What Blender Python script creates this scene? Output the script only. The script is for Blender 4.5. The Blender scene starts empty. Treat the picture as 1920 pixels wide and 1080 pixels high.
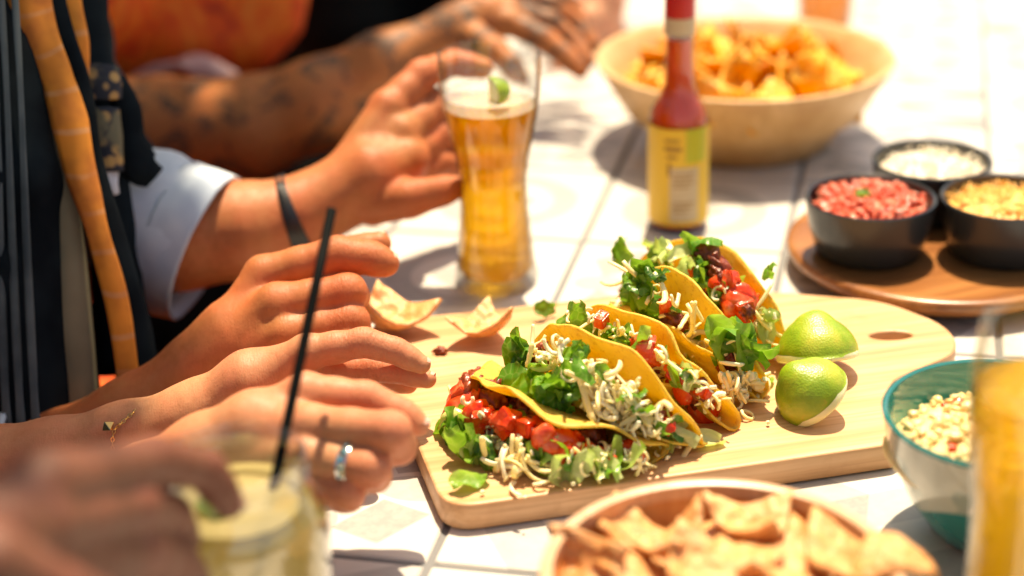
import bpy, bmesh, math, random
import numpy as np
from mathutils import Vector, Matrix, noise as mnoise
random.seed(7); np.random.seed(7)
S = bpy.context.scene
R = math.radians
# ------------------------------------------------------------------ camera
F_PX, PITCH, ROLL, CAM_H = 3400.0, R(24), R(1.75), 0.56
cam_d = bpy.data.cameras.new('camera'); cam = bpy.data.objects.new('camera', cam_d)
S.collection.objects.link(cam); S.camera = cam
cam_d.sensor_width = 36; cam_d.lens = F_PX / 1920 * 36
cam_d.clip_start = 0.05; cam_d.clip_end = 200
cam.location = (0, 0, CAM_H)
cam.rotation_euler = (Matrix.Rotation(math.pi/2 - PITCH, 3, 'X') @ Matrix.Rotation(-ROLL, 3, 'Z')).to_euler()
cam_d.dof.use_dof = True; cam_d.dof.focus_distance = 1.14; cam_d.dof.aperture_fstop = (cam_d.lens/1000)/0.0245
# ------------------------------------------------------------------ light
SUN = Vector((0.014, 0.066, 0.175)).normalized()
W = bpy.data.worlds.new('World'); S.world = W; W.use_nodes = True
nt = W.node_tree; bg = nt.nodes['Background']; sky = nt.nodes.new('ShaderNodeTexSky')
sky.sky_type = 'NISHITA'; sky.sun_disc = False
sky.sun_elevation = math.asin(SUN.z); sky.sun_rotation = math.atan2(SUN.x, SUN.y)
sky.dust_density = 3; sky.air_density = 1.0
nt.links.new(sky.outputs[0], bg.inputs[0]); bg.inputs[1].default_value = 0.10
sl = bpy.data.lights.new('sun', 'SUN'); sl.energy = 4.4; sl.angle = R(0.8); sl.color = (1, 0.91, 0.78)
so = bpy.data.objects.new('sun', sl); S.collection.objects.link(so); so.location = SUN*5
so.rotation_euler = SUN.to_track_quat('Z', 'Y').to_euler()
S.view_settings.view_transform = 'Standard'; S.view_settings.look = 'None'
S.view_settings.exposure = 0.98; S.view_settings.gamma = 1
S.view_settings.use_white_balance = True; S.view_settings.white_balance_temperature = 8300
S.render.engine = 'CYCLES'; S.cycles.use_denoising = True
S.cycles.max_bounces = 12; S.cycles.transmission_bounces = 10; S.cycles.transparent_max_bounces = 16
S.cycles.caustics_reflective = False; S.cycles.sample_clamp_indirect = 6
# ------------------------------------------------------------------ picture -> place
def ray(x, y):
    u, v = x-960, y-540
    c, s = math.cos(ROLL), math.sin(ROLL)
    u0, v0 = u*c - v*s, v*c + u*s
    cp, sp = math.cos(PITCH), math.sin(PITCH)
    return Vector((u0/F_PX, cp - v0/F_PX*sp, -sp - v0/F_PX*cp))
def PX(x, y, z=0.0):
    r = ray(x, y); k = (z-CAM_H)/r.z
    return Vector((0, 0, CAM_H)) + r*k
def PD(x, y, d):
    return Vector((0, 0, CAM_H)) + ray(x, y)*d
# ------------------------------------------------------------------ object helpers
def link(o): S.collection.objects.link(o); return o
def thing(name, label, cat, loc=(0,0,0), rz=0, group=None):
    o = link(bpy.data.objects.new(name, None)); o.location = loc; o.rotation_euler = (0,0,rz)
    o.empty_display_size = 0.02
    o['label'] = label; o['category'] = cat
    if group: o['group'] = group
    return o
def tag(o, label=None, cat=None, group=None, kind=None):
    if label: o['label'] = label
    if cat: o['category'] = cat
    if group: o['group'] = group
    if kind: o['kind'] = kind
    return o
def mesh(name, vs, fs, mats=(), smooth=True):
    m = bpy.data.meshes.new(name); m.from_pydata([tuple(v) for v in vs], [], fs)
    for k in (mats if isinstance(mats, (list, tuple)) else [mats]): m.materials.append(k)
    if smooth: m.shade_smooth()
    m.update(); return m
def put(name, me, parent=None, loc=(0,0,0), rot=None, scale=None):
    o = link(bpy.data.objects.new(name, me)); o.location = loc
    if rot is not None:
        if isinstance(rot, (Matrix,)): o.rotation_euler = rot.to_euler()
        else: o.rotation_euler = rot
    if scale is not None: o.scale = scale if hasattr(scale, '__len__') else (scale,)*3
    if parent: o.parent = parent
    return o
def autosmooth(me, ang=35):
    me.set_sharp_from_angle(angle=R(ang)); return me
def bm_mesh(name, bm, mats, smooth=True):
    m = bpy.data.meshes.new(name); bm.to_mesh(m); bm.free()
    for k in (mats if isinstance(mats, (list, tuple)) else [mats]): m.materials.append(k)
    if smooth: m.shade_smooth()
    return m
def box(sx, sy, sz, bev=0.0, seg=1, off=(0,0,0)):
    bm = bmesh.new(); bmesh.ops.create_cube(bm, size=1)
    for v in bm.verts: v.co = Vector((v.co.x*sx+off[0], v.co.y*sy+off[1], v.co.z*sz+off[2]))
    if bev: bmesh.ops.bevel(bm, geom=bm.edges[:], offset=bev, segments=seg, affect='EDGES', profile=.5)
    return bm
def lathe(name, prof, mats, n=64, a0=0, a1=2*math.pi, closed=False, jit=None, smooth=True):
    full = abs(a1-a0-2*math.pi) < 1e-6; cols = n if full else n+1
    vs, fs = [], []
    for i in range(cols):
        a = a0+(a1-a0)*i/n
        for (r, z) in prof: vs.append((r*math.cos(a), r*math.sin(a), z))
    m = len(prof)
    for i in range(n):
        j = (i+1) % cols
        for k in range(m if closed else m-1):
            l = (k+1) % m
            fs.append((i*m+k, j*m+k, j*m+l, i*m+l))
    if not full and closed:
        fs.append(tuple(range(m))[::-1]); fs.append(tuple((cols-1)*m+k for k in range(m)))
    me = mesh(name, vs, fs, mats, smooth)
    bm = bmesh.new(); bm.from_mesh(me)
    bmesh.ops.remove_doubles(bm, verts=bm.verts, dist=1e-6); bmesh.ops.recalc_face_normals(bm, faces=bm.faces)
    bm.to_mesh(me); bm.free()
    if smooth: me.shade_smooth(); autosmooth(me, 50)
    return me
def tube(name, pts, rad, mats, n=8, cap=True, flat=1.0):
    pts = [Vector(p) for p in pts]
    rad = rad if hasattr(rad, '__len__') else [rad]*len(pts)
    vs, fs = [], []; up = Vector((0,0,1)); prev = None
    for i, p in enumerate(pts):
        t = (pts[min(i+1, len(pts)-1)] - pts[max(i-1, 0)]).normalized()
        if prev is None:
            b = t.cross(up)
            if b.length < .1: b = t.cross(Vector((1,0,0)))
            b.normalize()
        else: b = (prev - t*prev.dot(t)).normalized()
        prev = b; c = t.cross(b)
        for k in range(n):
            a = 2*math.pi*k/n
            vs.append(p + (b*math.cos(a) + c*math.sin(a)*flat)*rad[i])
    for i in range(len(pts)-1):
        for k in range(n):
            l = (k+1) % n
            fs.append((i*n+k, i*n+l, (i+1)*n+l, (i+1)*n+k))
    if cap: fs.append(tuple(range(n))[::-1]); fs.append(tuple((len(pts)-1)*n+k for k in range(n)))
    return mesh(name, vs, fs, mats)
def spline(pts, n=8):
    pts = [Vector(p) for p in pts]; out = []
    P = [pts[0]*2-pts[1]] + pts + [pts[-1]*2-pts[-2]]
    for i in range(1, len(P)-2):
        for k in range(n):
            t = k/n; a, b, c, d = P[i-1], P[i], P[i+1], P[i+2]
            out.append(.5*((2*b)+(c-a)*t+(2*a-5*b+4*c-d)*t*t+(3*b-a-3*c+d)*t**3))
    out.append(pts[-1]); return out
def join_meshes(name, metas, mats):
    vs, fs, mi = [], [], []
    for m, M, k in metas:
        o = len(vs); vs += [M @ v.co for v in m.vertices]
        for p in m.polygons: fs.append(tuple(o+i for i in p.vertices)); mi.append(k)
    me = mesh(name, vs, fs, mats)
    me.polygons.foreach_set('material_index', mi)
    return me
# ------------------------------------------------------------------ signed distance -> mesh
def sd_cone(Px, a, b, ra, rb):
    ba = b-a; l2 = float(ba@ba)
    pa = Px-a
    h = np.clip((pa@ba)/max(l2, 1e-12), 0, 1)
    d = np.sqrt(((pa - h[..., None]*ba)**2).sum(-1))
    return d - (ra + (rb-ra)*h)
def smin(a, b, k):
    h = np.clip(0.5+0.5*(b-a)/k, 0, 1)
    return b*(1-h)+a*h - k*h*(1-h)
CREASE = []
class SDF:
    def __init__(s, lo, hi, h):
        s.h = h; s.lo = np.array(lo, np.float32); s.n = np.ceil((np.array(hi)-np.array(lo))/h).astype(int)+1
        s.F = np.full(s.n, 0.05, np.float32)
    def sub(s, lo, hi):
        i0 = np.clip(np.floor((lo-s.lo)/s.h).astype(int), 0, s.n); i1 = np.clip(np.ceil((hi-s.lo)/s.h).astype(int)+1, 0, s.n)
        return i0, i1
    def grid(s, i0, i1):
        ax = [s.lo[k]+s.h*np.arange(i0[k], i1[k], dtype=np.float32) for k in range(3)]
        return np.stack(np.meshgrid(*ax, indexing='ij'), -1)
    def add(s, cones, k_in, k_out, amp=None):
        """one chain of cones blended with k_in, then merged into the field with k_out"""
        pts = np.array([c[j] for c in cones for j in (0, 1)]); rs = max(max(c[2], c[3]) for c in cones)
        m = rs + 2.5*max(k_in, k_out)
        i0, i1 = s.sub(pts.min(0)-m, pts.max(0)+m)
        if (i1 <= i0).any(): return
        loc = np.full(i1-i0, 0.05, np.float32)
        for a, b, ra, rb in cones:
            a = np.array(a, np.float32); b = np.array(b, np.float32)
            mm = max(ra, rb)+2.5*max(k_in, k_out)
            j0, j1 = s.sub(np.minimum(a, b)-mm, np.maximum(a, b)+mm)
            j0 = np.maximum(j0, i0); j1 = np.minimum(j1, i1)
            if (j1 <= j0).any(): continue
            d = sd_cone(s.grid(j0, j1), a, b, ra, rb)
            sl_ = tuple(slice(j0[q]-i0[q], j1[q]-i0[q]) for q in range(3))
            loc[sl_] = smin(loc[sl_], d, k_in)
        sl_ = tuple(slice(i0[q], i1[q]) for q in range(3))
        s.F[sl_] = smin(s.F[sl_], loc, k_out)
    def groove(s, c, ax, r, depth, sig):
        i0, i1 = s.sub(c-r*1.9, c+r*1.9)
        if (i1 <= i0).any(): return
        g = s.grid(i0, i1)-c.astype(np.float32); t = g@ax.astype(np.float32); rr = np.sqrt(((g-t[..., None]*ax.astype(np.float32))**2).sum(-1))
        m = np.exp(-(t/sig)**2)*np.clip((1.75-rr/r)/.3, 0, 1)
        sl_ = tuple(slice(i0[q], i1[q]) for q in range(3)); s.F[sl_] += (depth*m).astype(np.float32)
    def mesh(s, name, mats, off=(0,0,0)):
        F = s.F; s.F = None
        F[0] = F[-1] = .05; F[:, 0] = F[:, -1] = .05; F[:, :, 0] = F[:, :, -1] = .05
        I = F < 0
        nx, ny, nz = F.shape
        cnt = np.zeros((nx-1, ny-1, nz-1), np.int8)
        C = [(i, j, k) for i in (0, 1) for j in (0, 1) for k in (0, 1)]
        for i, j, k in C: cnt += I[i:nx-1+i, j:ny-1+j, k:nz-1+k]
        cells = np.argwhere((cnt > 0) & (cnt < 8))
        idx = np.full((nx-1, ny-1, nz-1), -1, np.int32); idx[tuple(cells.T)] = np.arange(len(cells))
        val = {c: F[cells[:, 0]+c[0], cells[:, 1]+c[1], cells[:, 2]+c[2]] for c in C}
        acc = np.zeros((len(cells), 3)); w = np.zeros(len(cells))
        for a in C:
            for ax in range(3):
                if a[ax]: continue
                b = tuple(1 if q == ax else a[q] for q in range(3))
                va, vb = val[a], val[b]; x = (va < 0) != (vb < 0)
                t = np.where(x, va/np.where(x, va-vb, 1), 0)
                p = np.array(a, float)[None].repeat(len(cells), 0); p[:, ax] += t
                acc += p*x[:, None]; w += x
        V = s.lo + s.h*(cells + acc/w[:, None]) - np.array(off)
        faces = []
        for ax in range(3):
            sl0 = [slice(1, -1)]*3; sl1 = [slice(1, -1)]*3
            sl0[ax] = slice(0, -1); sl1[ax] = slice(1, None)
            A, B = I[tuple(sl0)], I[tuple(sl1)]
            e = np.argwhere(A != B)
            if not len(e): continue
            inside = A[tuple(e.T)]
            g = e.copy()
            for q in range(3):
                if q != ax: g[:, q] += 1
            u, v = [(1, 2), (2, 0), (0, 1)][ax]
            def cell(du, dv):
                c = g.copy(); c[:, u] += du; c[:, v] += dv
                return idx[tuple(c.T)]
            q4 = np.stack([cell(-1, -1), cell(0, -1), cell(0, 0), cell(-1, 0)], 1)
            q4[~inside] = q4[~inside][:, ::-1]
            faces.append(q4)
        Q = np.concatenate(faces)
        me = bpy.data.meshes.new(name)
        me.vertices.add(len(V)); me.vertices.foreach_set('co', V.astype(np.float32).ravel())
        me.loops.add(Q.size); me.loops.foreach_set('vertex_index', Q.ravel().astype(np.int32))
        me.polygons.add(len(Q)); me.polygons.foreach_set('loop_start', np.arange(0, Q.size, 4, dtype=np.int32))
        me.polygons.foreach_set('loop_total', np.full(len(Q), 4, np.int32))
        me.update(calc_edges=True); me.validate()
        for k in (mats if isinstance(mats, (list, tuple)) else [mats]): me.materials.append(k)
        if CREASE and s.h < .002:
            W_ = V + np.array(off); jt = np.zeros(len(V), np.float32)
            for c in {tuple(np.round(c[0], 4)): c for c in CREASE}.values():
                jt = np.maximum(jt, np.exp(-((W_-c[0])**2).sum(1)/(c[2]*1.25)**2))
            at = me.attributes.new('joint', 'FLOAT', 'POINT')
            if len(me.vertices) == len(jt): at.data.foreach_set('value', jt.astype(np.float32))
        me.shade_smooth(); return me
def chain(pts):
    return [(np.array(pts[i][0]), np.array(pts[i+1][0]), pts[i][1], pts[i+1][1]) for i in range(len(pts)-1)]
def pchain(spec):
    """(px, py, depth, radius in mm)"""
    return chain([(tuple(PD(x, y, d)), r/1000) for x, y, d, r in spec])
def sdf_for(groups, h, pad=.012):
    P = np.array([c[j] for g in groups for c in g[0] for j in (0, 1)]); r = max(max(c[2], c[3]) for g in groups for c in g[0])
    lo = np.min([np.minimum(c[0], c[1])-max(c[2], c[3]) for g in groups for c in g[0]], 0)-pad
    hi = np.max([np.maximum(c[0], c[1])+max(c[2], c[3]) for g in groups for c in g[0]], 0)+pad
    s = SDF(lo, hi, h)
    for cones, ki, ko in groups: s.add(cones, ki, ko)
    if h < .002:
        for c in CREASE: s.groove(*c)
    return s
# ------------------------------------------------------------------ materials
class N:
    """tiny node-tree writer"""
    def __init__(s, name):
        s.m = bpy.data.materials.new(name); s.m.use_nodes = True; s.t = s.m.node_tree
        s.b = s.t.nodes['Principled BSDF']; s.out = s.t.nodes['Material Output']
        s._co = None
    def n(s, typ, **kw):
        x = s.t.nodes.new('ShaderNode'+typ)
        for k, v in kw.items(): setattr(x, k, v)
        return x
    def l(s, a, b): s.t.links.new(a, b)
    def co(s, scale=None, kind='Object'):
        if s._co is None: s._co = s.n('TexCoord')
        o = s._co.outputs[kind]
        if scale is None: return o
        mp = s.n('Mapping'); s.l(o, mp.inputs[0]); mp.inputs['Scale'].default_value = scale if hasattr(scale, '__len__') else (scale,)*3
        return mp.outputs[0]
    def noise(s, scale, detail=4, rough=.55, vec=None, dist=0.0):
        x = s.n('TexNoise'); x.inputs['Scale'].default_value = scale; x.inputs['Detail'].default_value = detail
        x.inputs['Roughness'].default_value = rough; x.inputs['Distortion'].default_value = dist
        s.l(vec or s.co(), x.inputs['Vector']); return x.outputs['Fac']
    def vor(s, scale, vec=None, feat='F1', rand=1.0):
        x = s.n('TexVoronoi', feature=feat); x.inputs['Scale'].default_value = scale; x.inputs['Randomness'].default_value = rand
        s.l(vec or s.co(), x.inputs['Vector']); return x
    def ramp(s, fac, stops):
        r = s.n('ValToRGB'); s.l(fac, r.inputs[0]); e = r.color_ramp.elements
        while len(e) < len(stops): e.new(0.5)
        for q, (p, c) in zip(e, stops): q.position = p; q.color = (*c, 1) if len(c) == 3 else c
        return r.outputs[0]
    def math(s, op, a, b=None, c=None, clamp=False):
        x = s.n('Math', operation=op); x.use_clamp = clamp
        for i, v in enumerate((a, b, c)):
            if v is None: continue
            if isinstance(v, (int, float)): x.inputs[i].default_value = v
            else: s.l(v, x.inputs[i])
        return x.outputs[0]
    def mix(s, fac, a, b, blend='MIX'):
        x = s.n('Mix', data_type='RGBA', blend_type=blend)
        for i, v in ((0, fac), (6, a), (7, b)):
            if isinstance(v, (int, float)): x.inputs[i].default_value = v
            elif isinstance(v, (tuple, list)): x.inputs[i].default_value = (*v, 1)
            else: s.l(v, x.inputs[i])
        return x.outputs[2]
    def bump(s, h, strength=.3, dist=.001, prev=None):
        x = s.n('Bump'); x.inputs['Strength'].default_value = strength; x.inputs['Distance'].default_value = dist
        s.l(h, x.inputs['Height'])
        if prev: s.l(prev, x.inputs['Normal'])
        return x.outputs[0]
    def rnd(s): return s.n('ObjectInfo').outputs['Random']
    def set(s, color=None, rough=None, normal=None, **kw):
        if color is not None:
            if isinstance(color, (tuple, list)): s.b.inputs['Base Color'].default_value = (*color, 1)
            else: s.l(color, s.b.inputs['Base Color'])
        if rough is not None:
            if isinstance(rough, (int, float)): s.b.inputs['Roughness'].default_value = rough
            else: s.l(rough, s.b.inputs['Roughness'])
        if normal is not None: s.l(normal, s.b.inputs['Normal'])
        for k, v in kw.items():
            i = s.b.inputs[k.replace('_', ' ')]
            if hasattr(v, 'is_output'): s.l(v, i)
            else: i.default_value = v
        return s
def skin(name, base, dark, red, tattoo=False, ss=.25):
    n = N(name); a = n.noise(28, 3); b = n.noise(140, 4)
    c = n.mix(n.ramp(a, [(.35, (0,0,0)), (.68, (1,1,1))]), base, red)
    c = n.mix(n.math('MULTIPLY', n.ramp(b, [(.45, (0,0,0)), (.75, (1,1,1))]), .45), c, dark)
    at = n.n('Attribute'); at.attribute_name = 'joint'; jt = at.outputs['Fac']
    c = n.mix(n.math('MULTIPLY', jt, .55), c, (red[0]*.95, red[1]*.62, red[2]*.60))
    c = n.mix(n.math('MULTIPLY', n.ramp(n.noise(11, 2), [(.4, (0,0,0)), (.7, (1,1,1))]), .35), c, (red[0]*.85, red[1]*.7, red[2]*.6))
    if tattoo:
        v = n.noise(17, 3, .6, dist=1.8); w = n.noise(55, 2, .5, dist=2.5)
        m = n.math('MULTIPLY', n.ramp(v, [(.50, (0,0,0)), (.54, (1,1,1))]), n.ramp(w, [(.38, (.25,.25,.25)), (.56, (1,1,1))]))
        c = n.mix(n.math('MULTIPLY', m, .85), c, (.035,.04,.035))
    f = n.noise(900, 3, .6); g = n.vor(420, feat='DISTANCE_TO_EDGE').outputs['Distance']
    wr = n.noise(150, 3, .6, vec=n.co((3.2, .8, .8)), dist=.8)
    nb = n.bump(g, .3, .0004); nb = n.bump(f, .25, .0003, nb); nb = n.bump(wr, .35, .0010, nb); jw = n.math('MULTIPLY', jt, n.noise(330, 3, .6, vec=n.co((2.2, .7, .7)), dist=.6)); nb = n.bump(jw, .8, .0016, nb); nb = n.bump(n.noise(45, 2), .25, .003, nb)
    n.set(c, n.ramp(b, [(.3, (.46,)*3), (.7, (.62,)*3)]), nb, Subsurface_Weight=ss, Subsurface_Scale=.012)
    n.b.inputs['Subsurface Radius'].default_value = (1, .3, .15)
    n.b.inputs['Specular IOR Level'].default_value = .38
    return n.m
def wood(name, c1, c2, c3, scale=1.0, axis=0, rough=.45, rnd=0.0, ring=False):
    n = N(name); st = [60, 60, 60]; st[axis] = 3.5
    off = None
    vec = n.co([q*scale for q in st])
    a = n.noise(1.0, 6, .62, vec=vec, dist=.35)
    st2 = [320, 320, 320]; st2[axis] = 9
    b = n.noise(1.0, 4, .6, vec=n.co([q*scale for q in st2]))
    col = n.ramp(a, [(.30, c3), (.48, c1), (.60, c2), (.8, c1)])
    col = n.mix(n.math('MULTIPLY', n.ramp(b, [(.48, (0,0,0)), (.70, (1,1,1))]), .5), col, c3)
    st_ = n.math('MULTIPLY', n.ramp(n.noise(16, 5, .7), [(.56, (0,0,0)), (.66, (1,1,1))]), .30)
    col = n.mix(st_, col, c3)
    if rnd:
        col = n.mix(n.math('MULTIPLY', n.rnd(), rnd), col, c3)
    n.set(col, rough, n.bump(b, .18, .0006)); return n.m
def schlick(n, f0=.04, k=1.0):
    g = n.n('NewGeometry'); d = n.n('VectorMath', operation='DOT_PRODUCT'); n.l(g.outputs['Normal'], d.inputs[0]); n.l(g.outputs['Incoming'], d.inputs[1])
    c = n.math('SUBTRACT', 1, n.math('ABSOLUTE', d.outputs['Value']), clamp=True)
    return n.math('MULTIPLY', n.math('ADD', f0, n.math('MULTIPLY', n.math('POWER', c, 5), 1-f0)), k, clamp=True)
def clear_glass(name, tint=(1,1,1), rim=1.0):
    n = N(name); n.t.nodes.remove(n.b)
    tr = n.n('BsdfTransparent'); tr.inputs[0].default_value = (*tint, 1)
    gl = n.n('BsdfGlossy'); gl.inputs['Roughness'].default_value = .03
    mx = n.n('MixShader'); n.l(schlick(n, .045, rim), mx.inputs[0]); n.l(tr.outputs[0], mx.inputs[1]); n.l(gl.outputs[0], mx.inputs[2])
    lw = n.n('LayerWeight'); lw.inputs[0].default_value = .5
    n.l(n.mix(n.math('POWER', lw.outputs['Facing'], 3.5), tint, (.50,.50,.48)), tr.inputs[0])
    n.l(mx.outputs[0], n.out.inputs[0]); return n.m
def liquid(name, col, trans, glow, body=.35, refr=.6, rough=0.02):
    """clear coloured drink: refracts, lets some light straight through, scatters a little"""
    n = N(name); n.t.nodes.remove(n.b)
    rf = n.n('BsdfRefraction'); rf.inputs['Color'].default_value = (*col, 1); rf.inputs['IOR'].default_value = 1.33; rf.inputs['Roughness'].default_value = rough
    tr = n.n('BsdfTransparent'); tr.inputs[0].default_value = (*trans, 1)
    m1 = n.n('MixShader'); m1.inputs[0].default_value = refr; n.l(tr.outputs[0], m1.inputs[1]); n.l(rf.outputs[0], m1.inputs[2])
    tl = n.n('BsdfTranslucent'); tl.inputs[0].default_value = (*glow, 1)
    df = n.n('BsdfDiffuse'); df.inputs[0].default_value = (*glow, 1)
    m2 = n.n('MixShader'); m2.inputs[0].default_value = .4; n.l(tl.outputs[0], m2.inputs[1]); n.l(df.outputs[0], m2.inputs[2])
    m3 = n.n('MixShader'); m3.inputs[0].default_value = body; n.l(m1.outputs[0], m3.inputs[1]); n.l(m2.outputs[0], m3.inputs[2])
    gl = n.n('BsdfGlossy'); gl.inputs['Roughness'].default_value = .04
    m4 = n.n('MixShader'); n.l(schlick(n, .03, .7), m4.inputs[0]); n.l(m3.outputs[0], m4.inputs[1]); n.l(gl.outputs[0], m4.inputs[2])
    n.l(m4.outputs[0], n.out.inputs[0]); return n.m
def food(name, stops, nscale=60, rough=.4, bump=.4, bscale=300, bdist=.0006, ss=.15, rad=(1,.6,.3), rnd=0.0, dark=(0,0,0), trans=0, spec=.5):
    n = N(name); c = n.ramp(n.noise(nscale, 4, .6), stops)
    if rnd: c = n.mix(n.math('MULTIPLY', n.rnd(), rnd), c, dark)
    n.set(c, rough, n.bump(n.noise(bscale, 3, .6), bump, bdist), Subsurface_Weight=ss, Subsurface_Scale=.006)
    n.b.inputs['Subsurface Radius'].default_value = rad; n.b.inputs['Specular IOR Level'].default_value = spec
    return n.m
def leafmat(name, stops):
    n = N(name)
    v = n.noise(45, 4, .6, dist=.6)
    x = n.n('SeparateXYZ'); n.l(n.co(), x.inputs[0])
    g = n.math('ADD', n.math('MULTIPLY', x.outputs[1], 45), n.math('MULTIPLY', n.math('SUBTRACT', n.rnd(), .5), .9))
    f = n.math('ADD', n.math('ADD', n.math('MULTIPLY', g, .5), .25), n.math('MULTIPLY', v, .5))
    c = n.ramp(f, stops)
    vein = n.vor(160, feat='DISTANCE_TO_EDGE').outputs['Distance']
    c = n.mix(n.math('MULTIPLY', n.ramp(vein, [(.0, (1,1,1)), (.09, (0,0,0))]), .35), c, (.42,.55,.16))
    nb = n.bump(vein, .5, .0008); nb = n.bump(v, .5, .002, nb)
    n.set(c, .32, nb)
    tl = n.n('BsdfTranslucent'); n.l(n.mix(.5, c, (.45,.8,.05)), tl.inputs[0]); n.l(nb, tl.inputs['Normal'])
    mx = n.n('MixShader'); mx.inputs[0].default_value = .38
    n.l(n.b.outputs[0], mx.inputs[1]); n.l(tl.outputs[0], mx.inputs[2]); n.l(mx.outputs[0], n.out.inputs[0])
    return n.m
def cloth(name, c1, c2, sc=20, rough=.85, weave=900, stops=(.4, .6)):
    n = N(name); c = n.mix(n.ramp(n.noise(sc, 3), [(stops[0], (0,0,0)), (stops[1], (1,1,1))]), c1, c2)
    n.set(c, rough, n.bump(n.noise(weave, 2), .3, .0005)); n.b.inputs['Specular IOR Level'].default_value = .08; return n.m

M = {}
M['skin_a'] = skin('skin_warm', (.56,.265,.135), (.40,.15,.06), (.60,.215,.115))
M['skin_c'] = skin('skin_tan', (.46,.175,.062), (.31,.09,.026), (.52,.145,.055))
M['skin_d'] = skin('skin_tattooed', (.46,.18,.06), (.30,.10,.03), (.48,.16,.05), tattoo=True)
M['skin_e'] = skin('skin_light', (.62,.32,.19), (.45,.2,.1), (.66,.28,.17))
M['skin_f'] = skin('skin_deep', (.15,.058,.030), (.075,.027,.015), (.19,.066,.040), ss=.1)
M['nail'] = N('fingernail').set((.78,.47,.36), .22, Subsurface_Weight=.3, Subsurface_Scale=.003).m
M['nail_f'] = N('fingernail_deep').set((.45,.24,.18), .25).m
M['board'] = wood('board_wood', (.64,.355,.175), (.73,.445,.25), (.45,.21,.085), 1.0, 0, .42)
M['bowl_wood'] = wood('acacia_stave', (.66,.27,.085), (.74,.36,.13), (.50,.17,.045), .8, 2, .35, rnd=.55)
M['rim_wood'] = wood('pale_rim_wood', (.66,.40,.24), (.72,.48,.30), (.5,.28,.15), .8, 2, .32)
M['bamboo'] = wood('bamboo_bowl', (.58,.35,.15), (.66,.42,.20), (.48,.26,.10), .5, 2, .4)
M['tray'] = wood('tray_wood', (.30,.115,.035), (.40,.17,.055), (.16,.05,.015), .7, 0, .3)
M['bench'] = wood('bench_wood', (.20,.09,.04), (.26,.12,.05), (.10,.04,.02), .3, 1, .6)
M['black_cer'] = N('black_ceramic').set((.022,.026,.03), .28).m
M['glass'] = clear_glass('drinking_glass', (.985,.99,.985), 1.0)
M['beer'] = liquid('pale_ale', (1,.76,.18), (1,.80,.26), (1,.54,.03), body=.34, refr=.6)
M['beer_near'] = liquid('pale_ale_bright', (1,.84,.28), (1,.86,.34), (1,.62,.05), body=.42, refr=.5)
M['foam'] = food('foam', [(.3, (.85,.85,.78)), (.7, (.95,.95,.9))], 90, .5, .4, 400, ss=.5)
_f = M['foam']; _t = _f.node_tree; _p = _t.nodes['Principled BSDF']; _x = _t.nodes.new('ShaderNodeMixShader'); _y = _t.nodes.new('ShaderNodeBsdfTransparent'); _x.inputs[0].default_value = .24
_t.links.new(_y.outputs[0], _x.inputs[1]); _t.links.new(_p.outputs[0], _x.inputs[2]); _t.links.new(_x.outputs[0], _t.nodes['Material Output'].inputs[0])
M['lemonade'] = liquid('cloudy_lemonade', (1,.90,.55), (1,.92,.60), (.88,.74,.38), body=.72, refr=.5, rough=.15)
M['sauce'] = food('red_sauce', [(.3, (.80,.045,.002)), (.7, (.86,.09,.005))], 20, .25, .1, ss=.4)
M['plastic_red'] = N('red_cap').set((.55,.012,.012), .35).m
M['tortilla'] = None
def tortilla():
    n = N('corn_tortilla'); a = n.noise(30, 5, .6); b = n.noise(240, 4, .7)
    c = n.ramp(a, [(.25, (.82,.53,.07)), (.5, (.88,.65,.12)), (.75, (.90,.72,.22))])
    sp = n.vor(260).outputs['Distance']
    m = n.math('MULTIPLY', n.ramp(b, [(.54, (0,0,0)), (.66, (1,1,1))]), .6)
    c = n.mix(m, c, (.50,.22,.03))
    sp2 = n.math('MULTIPLY', n.ramp(sp, [(.10, (1,1,1)), (.18, (0,0,0))]), n.ramp(a, [(.5, (0,0,0)), (.6, (1,1,1))]))
    c = n.mix(n.math('MULTIPLY', sp2, .7), c, (.22,.09,.02))
    nb = n.bump(b, .7, .0010); nb = n.bump(n.vor(130).outputs['Distance'], .5, .0018, nb); nb = n.bump(n.noise(70, 2), .6, .002, nb)
    n.set(c, .55, nb, Subsurface_Weight=.25, Subsurface_Scale=.004)
    tl = n.n('BsdfTranslucent'); n.l(n.mix(.5, c, (.95,.74,.14)), tl.inputs[0]); mx = n.n('MixShader'); mx.inputs[0].default_value = .42
    n.l(n.b.outputs[0], mx.inputs[1]); n.l(tl.outputs[0], mx.inputs[2]); n.l(mx.outputs[0], n.out.inputs[0])
    return n.m
M['tortilla'] = tortilla()
def chipmat(name, stops, dark):
    n = N(name); a = n.noise(42, 5, .6); b = n.noise(260, 4, .7)
    c = n.ramp(a, stops); c = n.mix(n.math('MULTIPLY', n.ramp(b, [(.58, (0,0,0)), (.72, (1,1,1))]), .5), c, dark)
    c = n.mix(n.math('MULTIPLY', n.rnd(), .35), c, dark)
    nb = n.bump(b, .6, .0012); nb = n.bump(n.vor(150).outputs['Distance'], .7, .003, nb)
    bl = n.math('MULTIPLY', n.ramp(n.vor(75).outputs['Distance'], [(.22, (1,1,1)), (.36, (0,0,0))]), n.ramp(n.noise(60, 3), [(.45, (0,0,0)), (.6, (1,1,1))])); c = n.mix(n.math('MULTIPLY', bl, .6), c, dark)
    n.set(c, .5, nb, Subsurface_Weight=.2, Subsurface_Scale=.003); return n.m
M['chip'] = chipmat('tortilla_chip', [(.30, (.62,.27,.085)), (.5, (.76,.40,.16)), (.7, (.84,.54,.27))], (.50,.16,.035))
M['chip_far'] = chipmat('cheesy_chip', [(.25, (.84,.33,.015)), (.5, (.90,.48,.03)), (.75, (.92,.66,.20))], (.72,.2,.01))
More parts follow.
